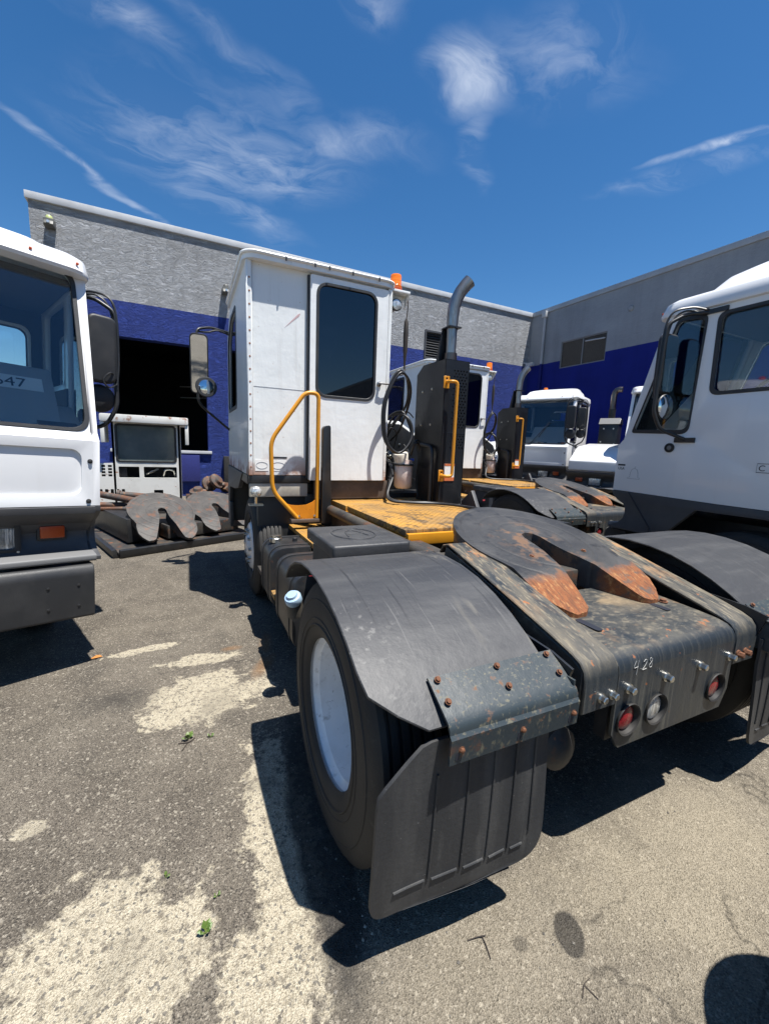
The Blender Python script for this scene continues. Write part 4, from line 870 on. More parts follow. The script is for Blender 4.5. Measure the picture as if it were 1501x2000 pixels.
    B().lathe([(.063, -.02), (.066, 0), (.063, .012)], (1.905, 3.95, 3.115), 'z', 24).build('base', 'amber_dim', be)
    wl = B(); wl.box(1.83, 2.03, 3.87, 4.02, 3.075, 3.098); wl.prism([(1.83, 2.86), (1.86, 2.88), (1.97, 2.97), (2.03, 3.075), (1.83, 3.075)], 'y', 3.97, 3.99); wl.prism([(3.87, 3.075), (3.98, 3.075), (3.98, 2.95)], 'x', 2.015, 2.028); wl = wl.build('lamp_bracket', 'white_door', T, .004)
    q = B(); q.lathe([(.03, .05), (.052, .03), (.058, 0), (.050, -.006)], (1.90, 3.90, 2.965), 'y', 24, caps=False); q = q.build('work_lamp', 'black_plastic', wl)
    q2 = B(); q2.lathe([(.050, -.004), (.03, -.010), (.0, -.012)], (1.90, 3.90, 2.965), 'y', 24, caps=False); q2.build('lens', 'clear_lens', q)
    # hose tender, hose loops
    ht = B(); ht.tube(curve([(2.03, 3.93, 3.07), (2.035, 3.92, 2.98), (2.025, 3.92, 2.84)], 5), .006, 8); ht.tube([(2.025, 3.92, z) for z in (2.86, 2.82, 2.72, 2.62, 2.55, 2.45, 2.36)], [.010, .022, .026, .024, .022, .012, .008], 10); ht.tube(curve([(2.02, 3.92, 2.37), (1.98, 3.86, 2.31), (1.90, 3.76, 2.28)], 5), .007, 8); ht.build('hose_tender', 'strap', T)
    hs = [[(2.02, 4.28, 1.68), (2.00, 4.1, 1.80), (2.03, 3.85, 2.02), (1.97, 3.74, 2.24), (1.86, 3.70, 2.31), (1.77, 3.70, 2.18), (1.70, 3.70, 1.95), (1.72, 3.70, 1.68), (1.82, 3.68, 1.54), (1.93, 3.68, 1.55), (2.02, 3.7, 1.66), (2.02, 3.74, 1.80), (1.95, 3.8, 1.94), (1.88, 4.0, 1.86), (1.93, 4.28, 1.66)],
          [(2.08, 4.28, 1.66), (2.07, 4.05, 1.78), (2.06, 3.84, 2.06), (1.99, 3.73, 2.22), (1.87, 3.69, 2.29), (1.76, 3.69, 2.12), (1.715, 3.69, 1.90), (1.75, 3.69, 1.64), (1.86, 3.67, 1.53), (1.97, 3.67, 1.60), (2.035, 3.7, 1.74), (1.99, 3.74, 1.88), (1.92, 3.9, 1.90), (1.97, 4.28, 1.65)],
          [(1.97, 4.28, 1.50), (1.93, 4.0, 1.42), (1.86, 3.75, 1.30), (1.75, 3.62, 1.14), (1.76, 3.52, 1.085), (1.90, 3.42, 1.075), (2.08, 3.36, 1.075), (2.22, 3.18, 1.075), (2.33, 2.90, 1.07), (2.36, 2.6, 1.05)],
          [(2.02, 4.28, 1.47), (1.96, 4.0, 1.40), (1.83, 3.74, 1.26), (1.735, 3.60, 1.12), (1.75, 3.49, 1.078), (1.93, 3.38, 1.073), (2.14, 3.28, 1.073), (2.28, 3.05, 1.07), (2.38, 2.7, 1.03)],
          [(2.10, 3.84, 1.52), (2.12, 3.80, 1.62), (2.17, 3.80, 1.62), (2.20, 3.82, 1.50), (2.19, 3.84, 1.25), (2.19, 3.80, 1.08)],
          [(2.115, 3.86, 1.50), (2.14, 3.84, 1.64), (2.20, 3.84, 1.65), (2.235, 3.86, 1.50), (2.225, 3.88, 1.25), (2.22, 3.85, 1.08)]]
    hs2 = [[(1.92, 4.28, 1.40), (1.90, 4.15, 1.60), (1.95, 4.05, 1.78), (2.06, 4.10, 1.72), (2.10, 4.28, 1.52)], [(2.25, 4.28, 1.62), (2.22, 4.1, 1.52), (2.16, 4.05, 1.36), (2.20, 4.15, 1.18), (2.26, 4.25, 1.08)],
           [(2.30, 4.28, 1.45), (2.24, 4.12, 1.42), (2.10, 4.05, 1.30), (1.94, 4.05, 1.22), (1.88, 4.1, 1.10)], [(1.90, 4.2, 1.30), (2.0, 4.1, 1.26), (2.2, 4.12, 1.28), (2.38, 4.2, 1.22)], [(2.03, 4.28, 1.76), (2.08, 4.12, 1.92), (2.12, 4.0, 1.96), (2.17, 3.94, 1.90)]]
    for p in hs2: B().tube(curve(p, 7), .007, 8).build('cable', 'hose', T)
    for p in hs: B().tube(curve(p, 8), .0125, 10).build('air_hose', 'hose', T)
    for (x, z) in ((1.93, 1.665), (1.975, 1.655), (2.03, 1.50), (2.08, 1.47)):
        q = B(); q.lathe([(.022, 0), (.022, .03), (.016, .035), (.016, .07), (.026, .075), (.026, .10)], (x, 4.292, z), (0, -1, .25), 14); q.build('hose_fitting', 'chrome_dark' if z > 1.6 else 'zinc', T)
    # fluid jar
    jr = B(); jr.lathe([(.0, 1.16), (.075, 1.165), (.092, 1.19), (.092, 1.40), (.085, 1.42), (.085, 1.46), (.0, 1.46)], (2.025, 3.84, 0), 'z', 28); jr = jr.build('fluid_jar', 'jar', T)
    q = B(); q.tube([(2.025+.098*math.cos(t), 3.84+.098*math.sin(t), 1.41) for t in [2*math.pi*k/28 for k in range(28)]], .011, 8, closed=True); q.cyl((2.025, 3.94, 1.41), (2.025, 4.29, 1.41), .012, 8); q.build('clamp', 'steel_black', jr)
    q = B(); q.lathe([(.074, 0), (.076, .09), (.07, .10), (.0, .10)], (2.00, 3.84, 1.43), (-.22, -.12, .95), 24); q.build('cap', 'jar_lid', jr)
    q = B(); q.box(2.085, 2.12, 3.79, 3.82, 1.45, 1.475); q.build('tag', mat('tag_blue', (.02, .07, .40), .4), jr, .004)
    # exhaust: shielded box, stack, grab handle
    sx0, sx1, sy0, sy1 = 2.185, 2.455, 3.40, 3.93
    eb = B(); ft = [(sx0, 1.05), (sx1, 1.05), (sx1, 2.41), (sx0, 2.41)]
    holes = []
    for i in range(5):
        for j in range(27):
            z = 1.60 + j*.0275; x = sx0 + .105 + i*.034 + (.017 if j % 2 else 0)
            if x < sx1-.012 and not (1.735 < z < 1.775): holes.append(circ(x, z, .0085, 6))
    eb.plate(ft, holes, (0, sy0, 0), (1, 0, 0), (0, 0, 1), -.006)
    eb.prism([(sy0, 1.05), (sy1-.10, 1.05), (sy1-.10, 1.50), (sy1, 1.68), (sy1, 2.33), (sy1-.12, 2.41), (sy0, 2.41)], 'x', sx0, sx0+.006)
    eb.plate([(sy0, 1.05), (sy1, 1.05), (sy1, 2.41), (sy0, 2.41)], [], (sx1, 0, 0), (0, 1, 0), (0, 0, 1), -.006)
    eb.box(sx0, sx1, sy0, sy1-.12, 2.404, 2.41); eb.box(sx0+.1, sx1, sy1-.15, sy1-.05, 1.05, 2.36)
    eb = eb.build('exhaust_shield', 'box_black', T)
    B().box(sx0+.004, sx1-.004, sy0-.003, sy0-.0005, 1.738, 1.744).build('seam', 'ink', eb)
    B().cyl((sx0+.15, sy0+.13, 1.1), (sx0+.15, sy0+.13, 2.38), .10, 20).build('muffler', 'frame_dirty', eb)
    B().tube(bend([(sx0-.035, sy0+.10, 1.05), (sx0-.035, sy0+.10, 1.60), (sx0-.03, sy0+.32, 1.62)], .08, 6), .02, 10).build('side_tube', 'hose', T)
    for (yy, z) in ((3.62, 2.16), (3.80, 2.15), (3.62, 1.82), (3.80, 1.82)): bolt(eb, (sx0, yy, z), (-1, 0, 0), 'zinc', .009, .008)
    gh = B(); gh.tube(bend([(sx0+.015, sy0-.01, 2.20), (sx0+.015, sy0-.075, 2.20), (sx0+.085, sy0-.085, 2.20), (sx0+.085, sy0-.085, 1.33), (sx0+.012, sy0-.075, 1.33), (sx0+.012, sy0-.01, 1.33)], .05, 5), .015, 12); gh = gh.build('grab_handle', 'yellow', T)
    for z in (2.20, 1.33):
        q = B(); q.plate([(sx0-.015, z-.055), (sx0+.045, z-.055), (sx0+.045, z+.055), (sx0-.015, z+.055)], [circ(sx0+.015, z+.032, .011, 10)], (0, sy0-.012, 0), (1, 0, 0), (0, 0, 1), -.010); q.build('mount_plate', 'yellow', gh, .002, 1)
    q = B(); q.box(sx0+.045, sx0+.165, sy0-.004, sy0-.001, 1.28, 1.445); q = q.build('warning_sticker', 'sticker', T); B().box(sx0+.045, sx0+.165, sy0-.0055, sy0-.0042, 1.28, 1.315).build('band', 'sticker_orange', q); B().box(sx0+.045, sx0+.165, sy0-.0055, sy0-.0042, 1.425, 1.445).build('band', 'sticker_orange', q)
    ex, ey = sx0+.15, sy0+.16
    B().tube([(ex, ey, 2.405), (ex, ey, 2.50)], [.062, .062], 18).build('stack_clamp', 'chrome_dark', T)
    B().tube([(ex, ey, 2.48), (ex, ey, 2.70), (ex, ey, 2.84), (ex+.005, ey-.005, 2.92), (ex+.02, ey-.015, 2.99), (ex+.05, ey-.03, 3.06), (ex+.095, ey-.05, 3.125), (ex+.125, ey-.065, 3.16)], [.048, .050, .056, .058, .058, .058, .060, .062], 24, caps=False).build('exhaust_stack', 'chrome', T)
    B().tube([(ex+.06, ey-.035, 3.075), (ex+.118, ey-.06, 3.155)], .056, 20).build('stack_bore', 'ink', T)
    q = B(); q.prism([(ex-.10, 2.41), (ex-.06, 2.74), (ex+.03, 2.75), (ex+.03, 2.41)], 'y', ey+.06, ey+.075); q.box(ex-.07, ex+.06, ey-.07, ey+.08, 2.725, 2.738); q.prism([(ey+.07, 2.41), (ey+.16, 2.41), (ey+.07, 2.72)], 'x', ex-.07, ex-.055); q.build('stack_bracket', 'box_black', T)
    B().prism([(3.05, .90), (3.40, .90), (3.40, 1.08), (3.25, 1.2)], 'x', 2.46, 2.50).build('side_gusset', 'skirt_grey', T, .004)
    cov = B(); cov.box(2.32, 2.95, 2.3, 3.9, .62, .66); cov.prism(rpoly([(2.45, .66), (2.45, 1.0), (3.0, 1.0), (3.0, .66)], .06), 'y', 2.5, 3.2); cov.build('air_tank_box', 'steel_black', T, .01)
    B().box(2.34, 2.66, 3.15, 3.9, .80, .84).build('step', 'deck', T, .005)
    return T
tractor_near = yard_tractor('worn white yard tractor with black fenders, nearest to the camera', 'older yard tractors')
tractor_far = copy_tree(tractor_near)
tractor_far.location = Vector((CX+3.37, 1.475+2.73, 0))
tag(tractor_far, 'white yard tractor with yellow deck parked beyond the nearest one', 'tractor', 'older yard tractors')
# chalk date only on the nearest tail plate
def chalk(parent):
    b = B(); o = Vector((1.49, .8985, .782))
    st = [[(0, .045), (-.008, .018), (.016, .020)], [(.016, .044), (.010, -.012)], [(.033, .010), (.035, .008)], [(.047, .036), (.056, .045), (.066, .037), (.056, .018), (.044, .004), (.068, .007)], [(.098, .043), (.086, .048), (.084, .038), (.096, .026), (.098, .012), (.086, .010), (.084, .020), (.096, .034), (.098, .043)]]
    for p in st: b.tube(curve([o + Vector((x, 0, z - x*.08)) for x, z in p], 5), .0010, 5)
    return b.build('chalk_marking', 'chalk', parent)
OFF = Vector((CX, 1.475, 0)); chalk(tractor_near)
OFF = Vector((0, 0, 0))

# ------------------------------------------------------------------ the newer yard tractor (heading +y, nose at y = 0, left flank at x = 0)
def ring(par, nm, oo, ii, o, u, v, t, m='black_plastic'):
    q = B(); q.plate(oo, [ii], o, u, v, t); return q.build(nm, m, par, .004, 1)
def shrink(p, k):
    c = Vector((sum(a for a, _ in p)/len(p), sum(b_ for _, b_ in p)/len(p))); out = []
    for a, b_ in p:
        d = Vector((a, b_))-c; q = c + d*(1-k/d.length); out.append((q.x, q.y))
    return out
def new_tractor(label, loc, rz, dz, full=True, kz=0.):
    global OFF
    OFF = Vector((0, 0, 0))
    T = thing('yard_tractor', label, 'tractor', loc, rz, 'newer yard tractors')
    Wc = 1.40
    Z = lambda z: z + dz + max(0, z-1.6)*kz
    # flank panels with quarter and door windows
    qw = rpoly([(-.13, Z(1.68)), (-.61, Z(1.665)), (-.635, Z(2.58)), (-.415, Z(2.60))], [.03, .07, .06, .06])
    dw = rpoly([(-.745, Z(1.965)), (-1.40, Z(1.965)), (-1.40, Z(2.57)), (-.73, Z(2.57))], .065)
    flank = [(0, Z(1.115)), (0, Z(1.545)), (-.05, Z(1.60)), (-.33, Z(2.68)), (-1.55, Z(2.68)), (-1.55, Z(1.085)), (-.9, Z(1.092))]
    sh = B(); sh.plate(flank, [qw[::-1], dw], (0, 0, 0), (0, 1, 0), (0, 0, 1), .04); sh.plate(flank, [qw[::-1], dw], (Wc, 0, 0), (0, 1, 0), (0, 0, 1), -.04)
    vd = Vector((0, -.28, 1.08*(1+kz))); Ls = vd.length; vd.normalize(); ws = rpoly([(.055, .012), (Wc-.055, .012), (Wc-.075, Ls-.02), (.075, Ls-.02)], .10, 7)
    sh.plate([(.04, 0), (Wc-.04, 0), (Wc-.04, Ls), (.04, Ls)], [ws], (0, -.05, Z(1.60)), (1, 0, 0), vd, .04)
    sh.plate([(.04, Z(1.115)), (Wc-.04, Z(1.115)), (Wc-.04, Z(1.545)), (.04, Z(1.545))], [rrect(.10, Wc-.10, Z(1.185), Z(1.485), .06)], (0, 0, 0), (1, 0, 0), (0, 0, 1), .03)
    sh.sheet([(0, Z(1.545)), (-.05, Z(1.60))], .04, Wc-.04, .03)
    rw = rrect(.14, .86, Z(1.66), Z(2.46), .07)
    sh.plate([(.04, Z(1.085)), (Wc-.04, Z(1.085)), (Wc-.04, Z(2.68)), (.04, Z(2.68))], [rw], (0, -1.55, 0), (1, 0, 0), (0, 0, 1), -.04)
    sh = sh.build('cab_shell', 'white_new', T, .010, 2)
    pn = B(); pn.loft([[(x, y, z) for (x, z) in rrect(.10+i_, Wc-.10-i_, Z(1.185)+i_, Z(1.485)-i_, .06)] for (i_, y) in ((-.002, -.028), (.0, -.020), (.03, -.016))]); pn.build('front_panel', 'white_new', sh)
    for (x, z) in ((.055, 1.41), (.065, 1.145), (Wc-.055, 1.41), (Wc-.065, 1.145)): bolt(sh, (x, 0, Z(z)), (0, 1, 0), 'steel_black', .011, .014, 'latch')
    # glazing
    def pane(par, outl, o, u, v, t, nm='window_pane', m='glass'):
        q = B(); q.plate(outl, [], o, u, v, t); return q.build(nm, m, par)
    w_ = pane(T, shrink(ws, -.012), Vector((0, -.05, Z(1.60))) - Vector((0, .97, .25))*.012, (1, 0, 0), vd, .006, 'windscreen')
    ring(w_, 'gasket', shrink(ws, -.020), shrink(ws, .012), Vector((0, -.05, Z(1.60))) + Vector((0, .97, .25))*.008, (1, 0, 0), vd, .014)
    wp = B(); wp.tube([(.98, -.03, Z(1.605)), (.86, -.035, Z(1.62)), (.60, -.125, Z(1.98))], .009, 6); wp.tube([(.70, -.070, Z(1.76)), (.50, -.150, Z(2.12))], .012, 6); wp.build('wiper', 'ink', w_)
    for x, s in ((0, 1), (Wc, -1)):
        for ol, nm in ((qw, 'quarter_window'), (dw, 'door_window')):
            p = pane(T, shrink(ol, -.012), (x + s*.018, 0, 0), (0, 1, 0), (0, 0, 1), .005*s, nm)
            ring(p, 'gasket', shrink(ol, -.022), shrink(ol, .016), (x - s*.006, 0, 0), (0, 1, 0), (0, 0, 1), .012*s)
    p = pane(T, rw, (0, -1.53, 0), (1, 0, 0), (0, 0, 1), -.005, 'rear_window'); ring(p, 'gasket', shrink(rw, -.02), shrink(rw, .015), (0, -1.558, 0), (1, 0, 0), (0, 0, 1), -.012)
    # roof with overhanging visor
    lo = []
    for (z, xa, xb, ya, yb, r) in ((2.632, .0, 1.40, -1.57, -.30, .10), (2.640, -.022, 1.422, -1.60, -.225, .12), (2.66, -.026, 1.426, -1.605, -.215, .13), (2.745, -.012, 1.412, -1.60, -.25, .13), (2.768, .012, 1.388, -1.59, -.29, .13), (2.785, .10, 1.30, -1.58, -.46, .13), (2.80, .115, 1.285, -1.58, -.50, .13), (2.89, .155, 1.245, -1.57, -.60, .14), (2.925, .19, 1.21, -1.56, -.72, .15), (2.985, .235, 1.165, -1.55, -1.05, .16), (3.01, .29, 1.11, -1.52, -1.30, .10)):
        lo.append([(x, y, Z(z)) for (x, y) in rrect(xa, xb, ya, yb, r, 6)])
    rf = B(); rf.loft(lo); rf = rf.build('roof', 'white_new', T)
    for x in (.06, .30, 1.10, 1.34): B().lathe([(.009, 0), (.009, .008), (.0, .011)], (x, -.222 - .02*abs(x-.7), Z(2.70)), (0, 1, .1), 10).build('clearance_lamp', 'amber_dim', rf)
    be = B(); be.lathe([(.062, 0), (.055, .02), (.055, .10), (.045, .12), (.0, .125)], (1.10, -1.45, Z(2.97)), 'z', 20); be.build('beacon', 'amber', rf)
    # grey lower fascia with its concave lamp band
    nose = [(0, Z(1.111)), (-.004, Z(1.075)), (-.05, Z(1.035)), (-.12, Z(1.00)), (-.148, Z(.955)), (-.152, Z(.90)), (-.135, Z(.845)), (-.09, Z(.80)), (-.03, Z(.775)), (0, Z(.765)), (0, Z(.74))]
    fs = B(); fs.sheet(nose, .03, 2.36, .02, 4)
    sk = nose + [(-.50, Z(.74)), (-.56, Z(.80)), (-.76, Z(1.02)), (-1.42, Z(1.02)), (-1.50, Z(.86)), (-1.60, Z(.86)), (-1.60, Z(1.081)), (-.9, Z(1.088))]
    fs.prism(sk, 'x', -.004, .05); fs.prism(sk, 'x', 2.34, 2.394)
    fs = fs.build('lower_fascia', 'skirt_grey', T, .008, 2)
    B().prism([(-.16, Z(1.108)), (-.40, Z(.80)), (-.40, Z(.745)), (-.412, Z(.745)), (-.412, Z(.802)), (-.172, Z(1.108))], 'x', -.008, -.0045).build('seam', 'ink', fs)
    B().prism(rpoly([(.0, Z(.742)), (.035, Z(.745)), (.035, Z(.785)), (-.08, Z(.80)), (-.08, Z(.742))], .012, 3), 'x', .03, 2.37).build('ledge', 'ledge_grey', fs, .006)
    bp = B(); bp.prism(rpoly([(.07, .37+dz), (.07, .68+dz), (.045, .725+dz), (-.15, .725+dz), (-.15, .37+dz)], [.02, .05, .03, .01, .02], 5), 'x', .05, 2.36); bp = bp.build('bumper', 'black_plastic', T, .025, 3)
    for x in (.14, .30, .95, 1.5): 
        for z in (.46, .60): bolt(bp, (x, .07, z+dz), (0, 1, 0), 'steel_black', .008, .006)
    for x0, s in ((0, 1), (2.39, -1)):
        hb = B(); xa, xb = sorted((x0 + s*.40, x0 + s*.68)); hb.plate(rrect(xa, xb, Z(.80), Z(1.03), .04), [rrect(xa+.03, xb-.03, Z(.835), Z(.995), .02)], (0, -.105, 0), (1, 0, 0), (0, 0, 1), .05); hb = hb.build('headlamp', 'black_plastic', T, .006)
        B().box(xa+.028, xb-.028, -.13, -.118, Z(.833), Z(.997)).build('lens', 'lamp_glass', hb, .006)
        for (x, z) in ((xa+.015, 1.015), (xb-.015, 1.015), (xa+.015, .815), (xb-.015, .815)): bolt(hb, (x, -.105, Z(z)), (0, 1, 0), 'zinc', .006, .005)
        xa, xb = sorted((x0 + s*.175, x0 + s*.305)); am = B(); am.box(xa-.014, xb+.014, -.15, -.125, Z(.875), Z(.985)); am = am.build('turn_lamp', 'black_plastic', T, .008)
        B().box(xa, xb, -.126, -.108, Z(.890), Z(.970)).build('lens', 'amber_dim', am, .008)
    # inside
    ds = B(); ds.prism([(-.09, Z(1.30)), (-.09, Z(1.575)), (-.15, Z(1.60)), (-.34, Z(1.71)), (-.50, Z(1.78)), (-.58, Z(1.76)), (-.58, Z(1.30))], 'x', .045, Wc-.045); ds.prism([(-.20, Z(1.625)), (-.52, Z(2.02)), (-.60, Z(2.03)), (-.66, Z(1.95)), (-.66, Z(1.5))], 'x', .16, .98); ds = ds.build('dashboard', 'dash', T, .02, 2)
    for xa in (.16, .62): 
        v = B(); v.prism([(-.17, Z(1.618)), (-.225, Z(1.647)), (-.222, Z(1.655)), (-.167, Z(1.626))], 'x', xa-.08, xa+.13); v.build('air_vent', 'ink', ds)
    fl = B(); fl.box(.05, Wc-.05, -1.5, -.1, Z(1.09), Z(1.13)); fl.build('cab_floor', 'cab_inner', T)
    ln_ = B(); ln_.plate([(.045, Z(1.13)), (Wc-.045, Z(1.13)), (Wc-.045, Z(2.60)), (.045, Z(2.60))], [shrink(rw, -.025)], (0, -1.508, 0), (1, 0, 0), (0, 0, 1), -.010); ln_.box(Wc-.052, Wc-.043, -1.49, -.62, Z(1.13), Z(1.92)); ln_.box(.043, .052, -1.49, -.62, Z(1.13), Z(1.92)); ln_.build('cab_lining', 'seat', T)
    hl = B(); hl.box(.05, Wc-.05, -1.5, -.42, Z(2.60), Z(2.64)); hl.build('headliner', 'cab_inner', T)
    se = B(); se.box(.45, .95, -1.15, -.68, Z(1.45), Z(1.62)); se.box(.47, .93, -1.27, -1.12, Z(1.60), Z(2.22)); se.box(.58, .82, -1.24, -1.14, Z(2.24), Z(2.42)); se.box(.58, .82, -1.05, -.75, Z(1.12), Z(1.46)); se.build('seat', 'seat', T, .045, 3)
    sw = B(); sw.tube([(.70+.21*math.cos(t), -.78-.10*math.sin(t), Z(1.98)+.17*math.sin(t)) for t in [2*math.pi*k/28 for k in range(28)]], .016, 8, closed=True); sw.tube([(.70, -.78, Z(1.98)), (.70, -.60, Z(1.80))], .035, 8); sw.tube([(.50, -.78, Z(1.98)), (.90, -.78, Z(1.98))], .014, 6); sw.build('steering_wheel', 'ink', T)
    # mirrors
    for s, x0 in ((-1, 0), (1, 2.39)) if full else ((-1, 0),):
        ax = lambda d: x0 + s*d
        ar = B(); top = 2.56
        ar.tube(bend([(ax(-.01), -.66, Z(2.60)), (ax(.10), -.53, Z(2.60)), (ax(.22), -.46, Z(2.52)), (ax(.23), -.45, Z(1.82)), (ax(.17), -.48, Z(1.68)), (ax(.0), -.60, Z(1.60))], .05, 5), .015, 10)
        ar.tube(curve([(ax(.0), -.66, Z(2.61)), (ax(.10), -.55, Z(2.645)), (ax(.21), -.46, Z(2.57)), (ax(.238), -.445, Z(2.2)), (ax(.225), -.44, Z(1.95))], 8), .009, 6)
        ar.tube(curve([(ax(.0), -.62, Z(2.60)), (ax(.12), -.52, Z(2.62)), (ax(.20), -.475, Z(2.50)), (ax(.235), -.46, Z(2.1))], 8), .007, 6)
        ar.box(min(ax(-.01), ax(.016)), max(ax(-.01), ax(.016)), -.68, -.52, Z(1.575), Z(1.615)); ar.box(min(ax(-.01), ax(.016)), max(ax(-.01), ax(.016)), -.78, -.60, Z(2.585), Z(2.62))
        ar = ar.build('mirror_arm', 'steel_black', T)
        q = B(); xa, xb = sorted((ax(.03), ax(.215))); q.prism(rrect(xa, xb, Z(1.98), Z(2.46), .05), 'y', -.465, -.395); q.build('mirror', 'black_plastic', ar, .02, 3)
        q = B(); q.plate(rrect(xa+.012, xb-.012, Z(1.995), Z(2.445), .04), [], (0, -.4665, 0), (1, 0, 0), (0, 0, 1), .0008); q.build('mirror_glass', 'mirror_glass', ar)
        q = B(); q.lathe([(.06, -.03), (.10, -.012), (.105, 0), (.10, .008)], (ax(.12), -.47, Z(1.87)), (0, -1, 0), 24); q.build('convex_mirror', 'black_plastic', ar)
        q = B(); q.lathe([(.10, .0), (.08, .012), (.04, .022), (.0, .025)], (ax(.12), -.478, Z(1.87)), (0, -1, 0), 24, caps=False); q.build('mirror_glass', 'mirror_glass', ar)
        q = B(); q.tube(curve([(ax(.225), -.44, Z(2.02)), (ax(.17), -.38, Z(2.06)), (ax(.12), -.375, Z(2.0)), (ax(.16), -.38, Z(1.95)), (ax(.225), -.43, Z(1.99))], 6), .006, 6); q.build('cable', 'hose', ar)
    # engine cover beside the cab
    hc = B(); hp = [(-.02, 1.12), (-.02, 1.32), (-.55, 1.60), (-.72, 1.62), (-1.5, 1.70), (-1.5, 1.12)]
    hc.prism([(y, Z(z)) for y, z in hp], 'x', 1.425, 2.36); hc.build('engine_cover', 'white_new', T, .03, 3)
    # exhaust box and stack
    eb = B(); eb.box(1.80, 2.20, -2.0, -1.62, .9, Z(2.15)); eb.prism([(-2.02, Z(2.15)), (-1.60, Z(2.15)), (-1.70, Z(2.28)), (-1.92, Z(2.28))], 'x', 1.78, 2.22); eb = eb.build('exhaust_shield', 'box_black', T, .01)
    B().prism([(-1.60, Z(2.15)), (-1.70, Z(2.28)), (-1.69, Z(2.29)), (-1.585, Z(2.155))], 'x', 1.79, 2.21).build('cap', 'ledge_grey', eb)
    for (x, z) in ((1.9, 2.05), (2.1, 2.05), (1.86, 1.7), (2.14, 1.75)): bolt(eb, (x, -1.62, Z(z)), (0, 1, 0), 'zinc', .012, .01)
    B().tube([(2.0, -1.8, Z(2.2)), (2.0, -1.8, Z(2.5))], [.07, .075], 16).build('stack_clamp', 'steel_black', T)
    B().tube([(2.0, -1.8, Z(2.45)), (2.0, -1.8, Z(2.72)), (2.0, -1.80, Z(2.80)), (1.985, -1.80, Z(2.87)), (1.95, -1.80, Z(2.92)), (1.90, -1.80, Z(2.935)), (1.84, -1.80, Z(2.93))], .062, 18).build('exhaust_stack', 'chrome_dark', T)
    # chassis
    for x in (.76, 1.55): B().box(x, x+.08, -5.0, -.1, .68, .96).build('frame_rail', 'frame_dirty', T, .012)
    en = B(); en.box(.5, 1.9, -1.6, -.25, .55, 1.05); en.build('engine_tray', 'steel_black', T, .01)
    B().cyl((.2, -1.10, .5), (2.2, -1.10, .5), .06, 12).build('front_axle', 'frame_dirty', T); B().cyl((.2, -4.05, .515), (2.2, -4.05, .515), .075, 12).build('rear_axle', 'frame_dirty', T)
    for x, s in ((.20, -1), (2.19, 1)): tyre(T, x, -1.10); rim_out(T, x + s*.11, -1.10, s)
    if full:
        for x, s in ((.04, -1), (2.35, 1)):
            tyre(T, x, -4.05); rim_in(T, x + s*.117, -4.05, s)
            f = B(); f.sheet([(y_-5.525, z) for y_, z in ((2.08, .70), (2.04, .87), (1.90, 1.015), (1.69, 1.082), (1.57, 1.090), (1.33, 1.062), (1.12, .985), (.965, .892), (.868, .815))], x-.18, x+.48 if s < 0 else x+.18, .01, 2) if s < 0 else f.sheet([(y_-5.525, z) for y_, z in ((2.08, .70), (2.04, .87), (1.90, 1.015), (1.69, 1.082), (1.57, 1.090), (1.33, 1.062), (1.12, .985), (.965, .892), (.868, .815))], x-.48, x+.18, .01, 2); f.build('fender', 'fender', T)
        link('fifth_wheel', FIFTH, T, (1.195, -3.8, 1.10))
        B().box(.7, 1.7, -4.3, -3.3, .88, .96).build('coupling_saddle', 'frame_dirty', T, .01)
        B().box(.75, 1.65, -3.2, -1.7, .97, 1.02).build('deck_plate', 'deck', T, .006)
    return T, sh, ds

left, left_sh, left_ds = new_tractor('white yard tractor with a number card on its dashboard, cut off by the left edge', (-.60, 3.33, 0), R(203), 0, True, 0.)
for ch in left.children:
    if not ch.name.startswith(('tyre', 'rim', 'frame_rail', 'front_axle', 'rear_axle', 'fender', 'fifth', 'coupling', 'deck')): ch.rotation_euler = (0, -.05, 0)
hsl = Vector((0, -.32, .395)).normalized(); hn = Vector((0, .395, .32)).normalized()
cb = Vector((0, -.20, 1.625)) + hsl*.285 + hn*.004
card = B(); card.plate([(.225, 0), (.56, 0), (.56, .115), (.225, .115)], [], cb, (1, 0, 0), hsl, -.002); card = card.build('number_card', 'sticker', left); card.rotation_euler = (0, -.05, 0)
tm = text_mesh('2647', .112); tm.materials.append(M['ink']); to = link('print', tm, card, Vector((.535, 0, 0)) + cb + hsl*.018 + hn*.004); to.rotation_euler = (math.atan2(hsl.z, -hsl.y), 0, R(180))
right, right_sh, right_ds = new_tractor('shaded white yard tractor showing its driver side, cut off by the right edge', (3.80, 2.75, 0), 0, .14)
def flank_text(txt, size, y, z, m, par):
    me = text_mesh(txt, size); me.materials.append(M[m]); o = link('print', me, par, (-.0012, y, z)); o.rotation_euler = (R(90), 0, R(-90)); return o
flank_text('USA', .036, -.028, 1.455, 'ink', right)
B().box(-.0014, .0002, -.098, -.024, 1.492, 1.508).build('decal_bar', 'ink', right)
bell = B(); bell.tube([(-.0005, y, z) for y, z in ((-.135, 1.375), (-.135, 1.385), (-.155, 1.39), (-.158, 1.43), (-.170, 1.462), (-.195, 1.475), (-.220, 1.462), (-.232, 1.43), (-.235, 1.39), (-.252, 1.385), (-.252, 1.375))], .0016, 5, closed=True); bell.tube([(-.0005, y, z) for y, z in ((-.195, 1.475), (-.198, 1.488), (-.206, 1.490))], .0016, 5); bell.build('bell_decal', 'ink_grey', right)
fr = B(); fr.tube([(-.0005, y, z) for y, z in ((-1.125, 1.50), (-1.125, 1.565), (-1.42, 1.565), (-1.42, 1.50))], .0022, 5, closed=True); fr.build('decal_frame', 'ink', right); flank_text('C', .060, -1.135, 1.512, 'ink', right)
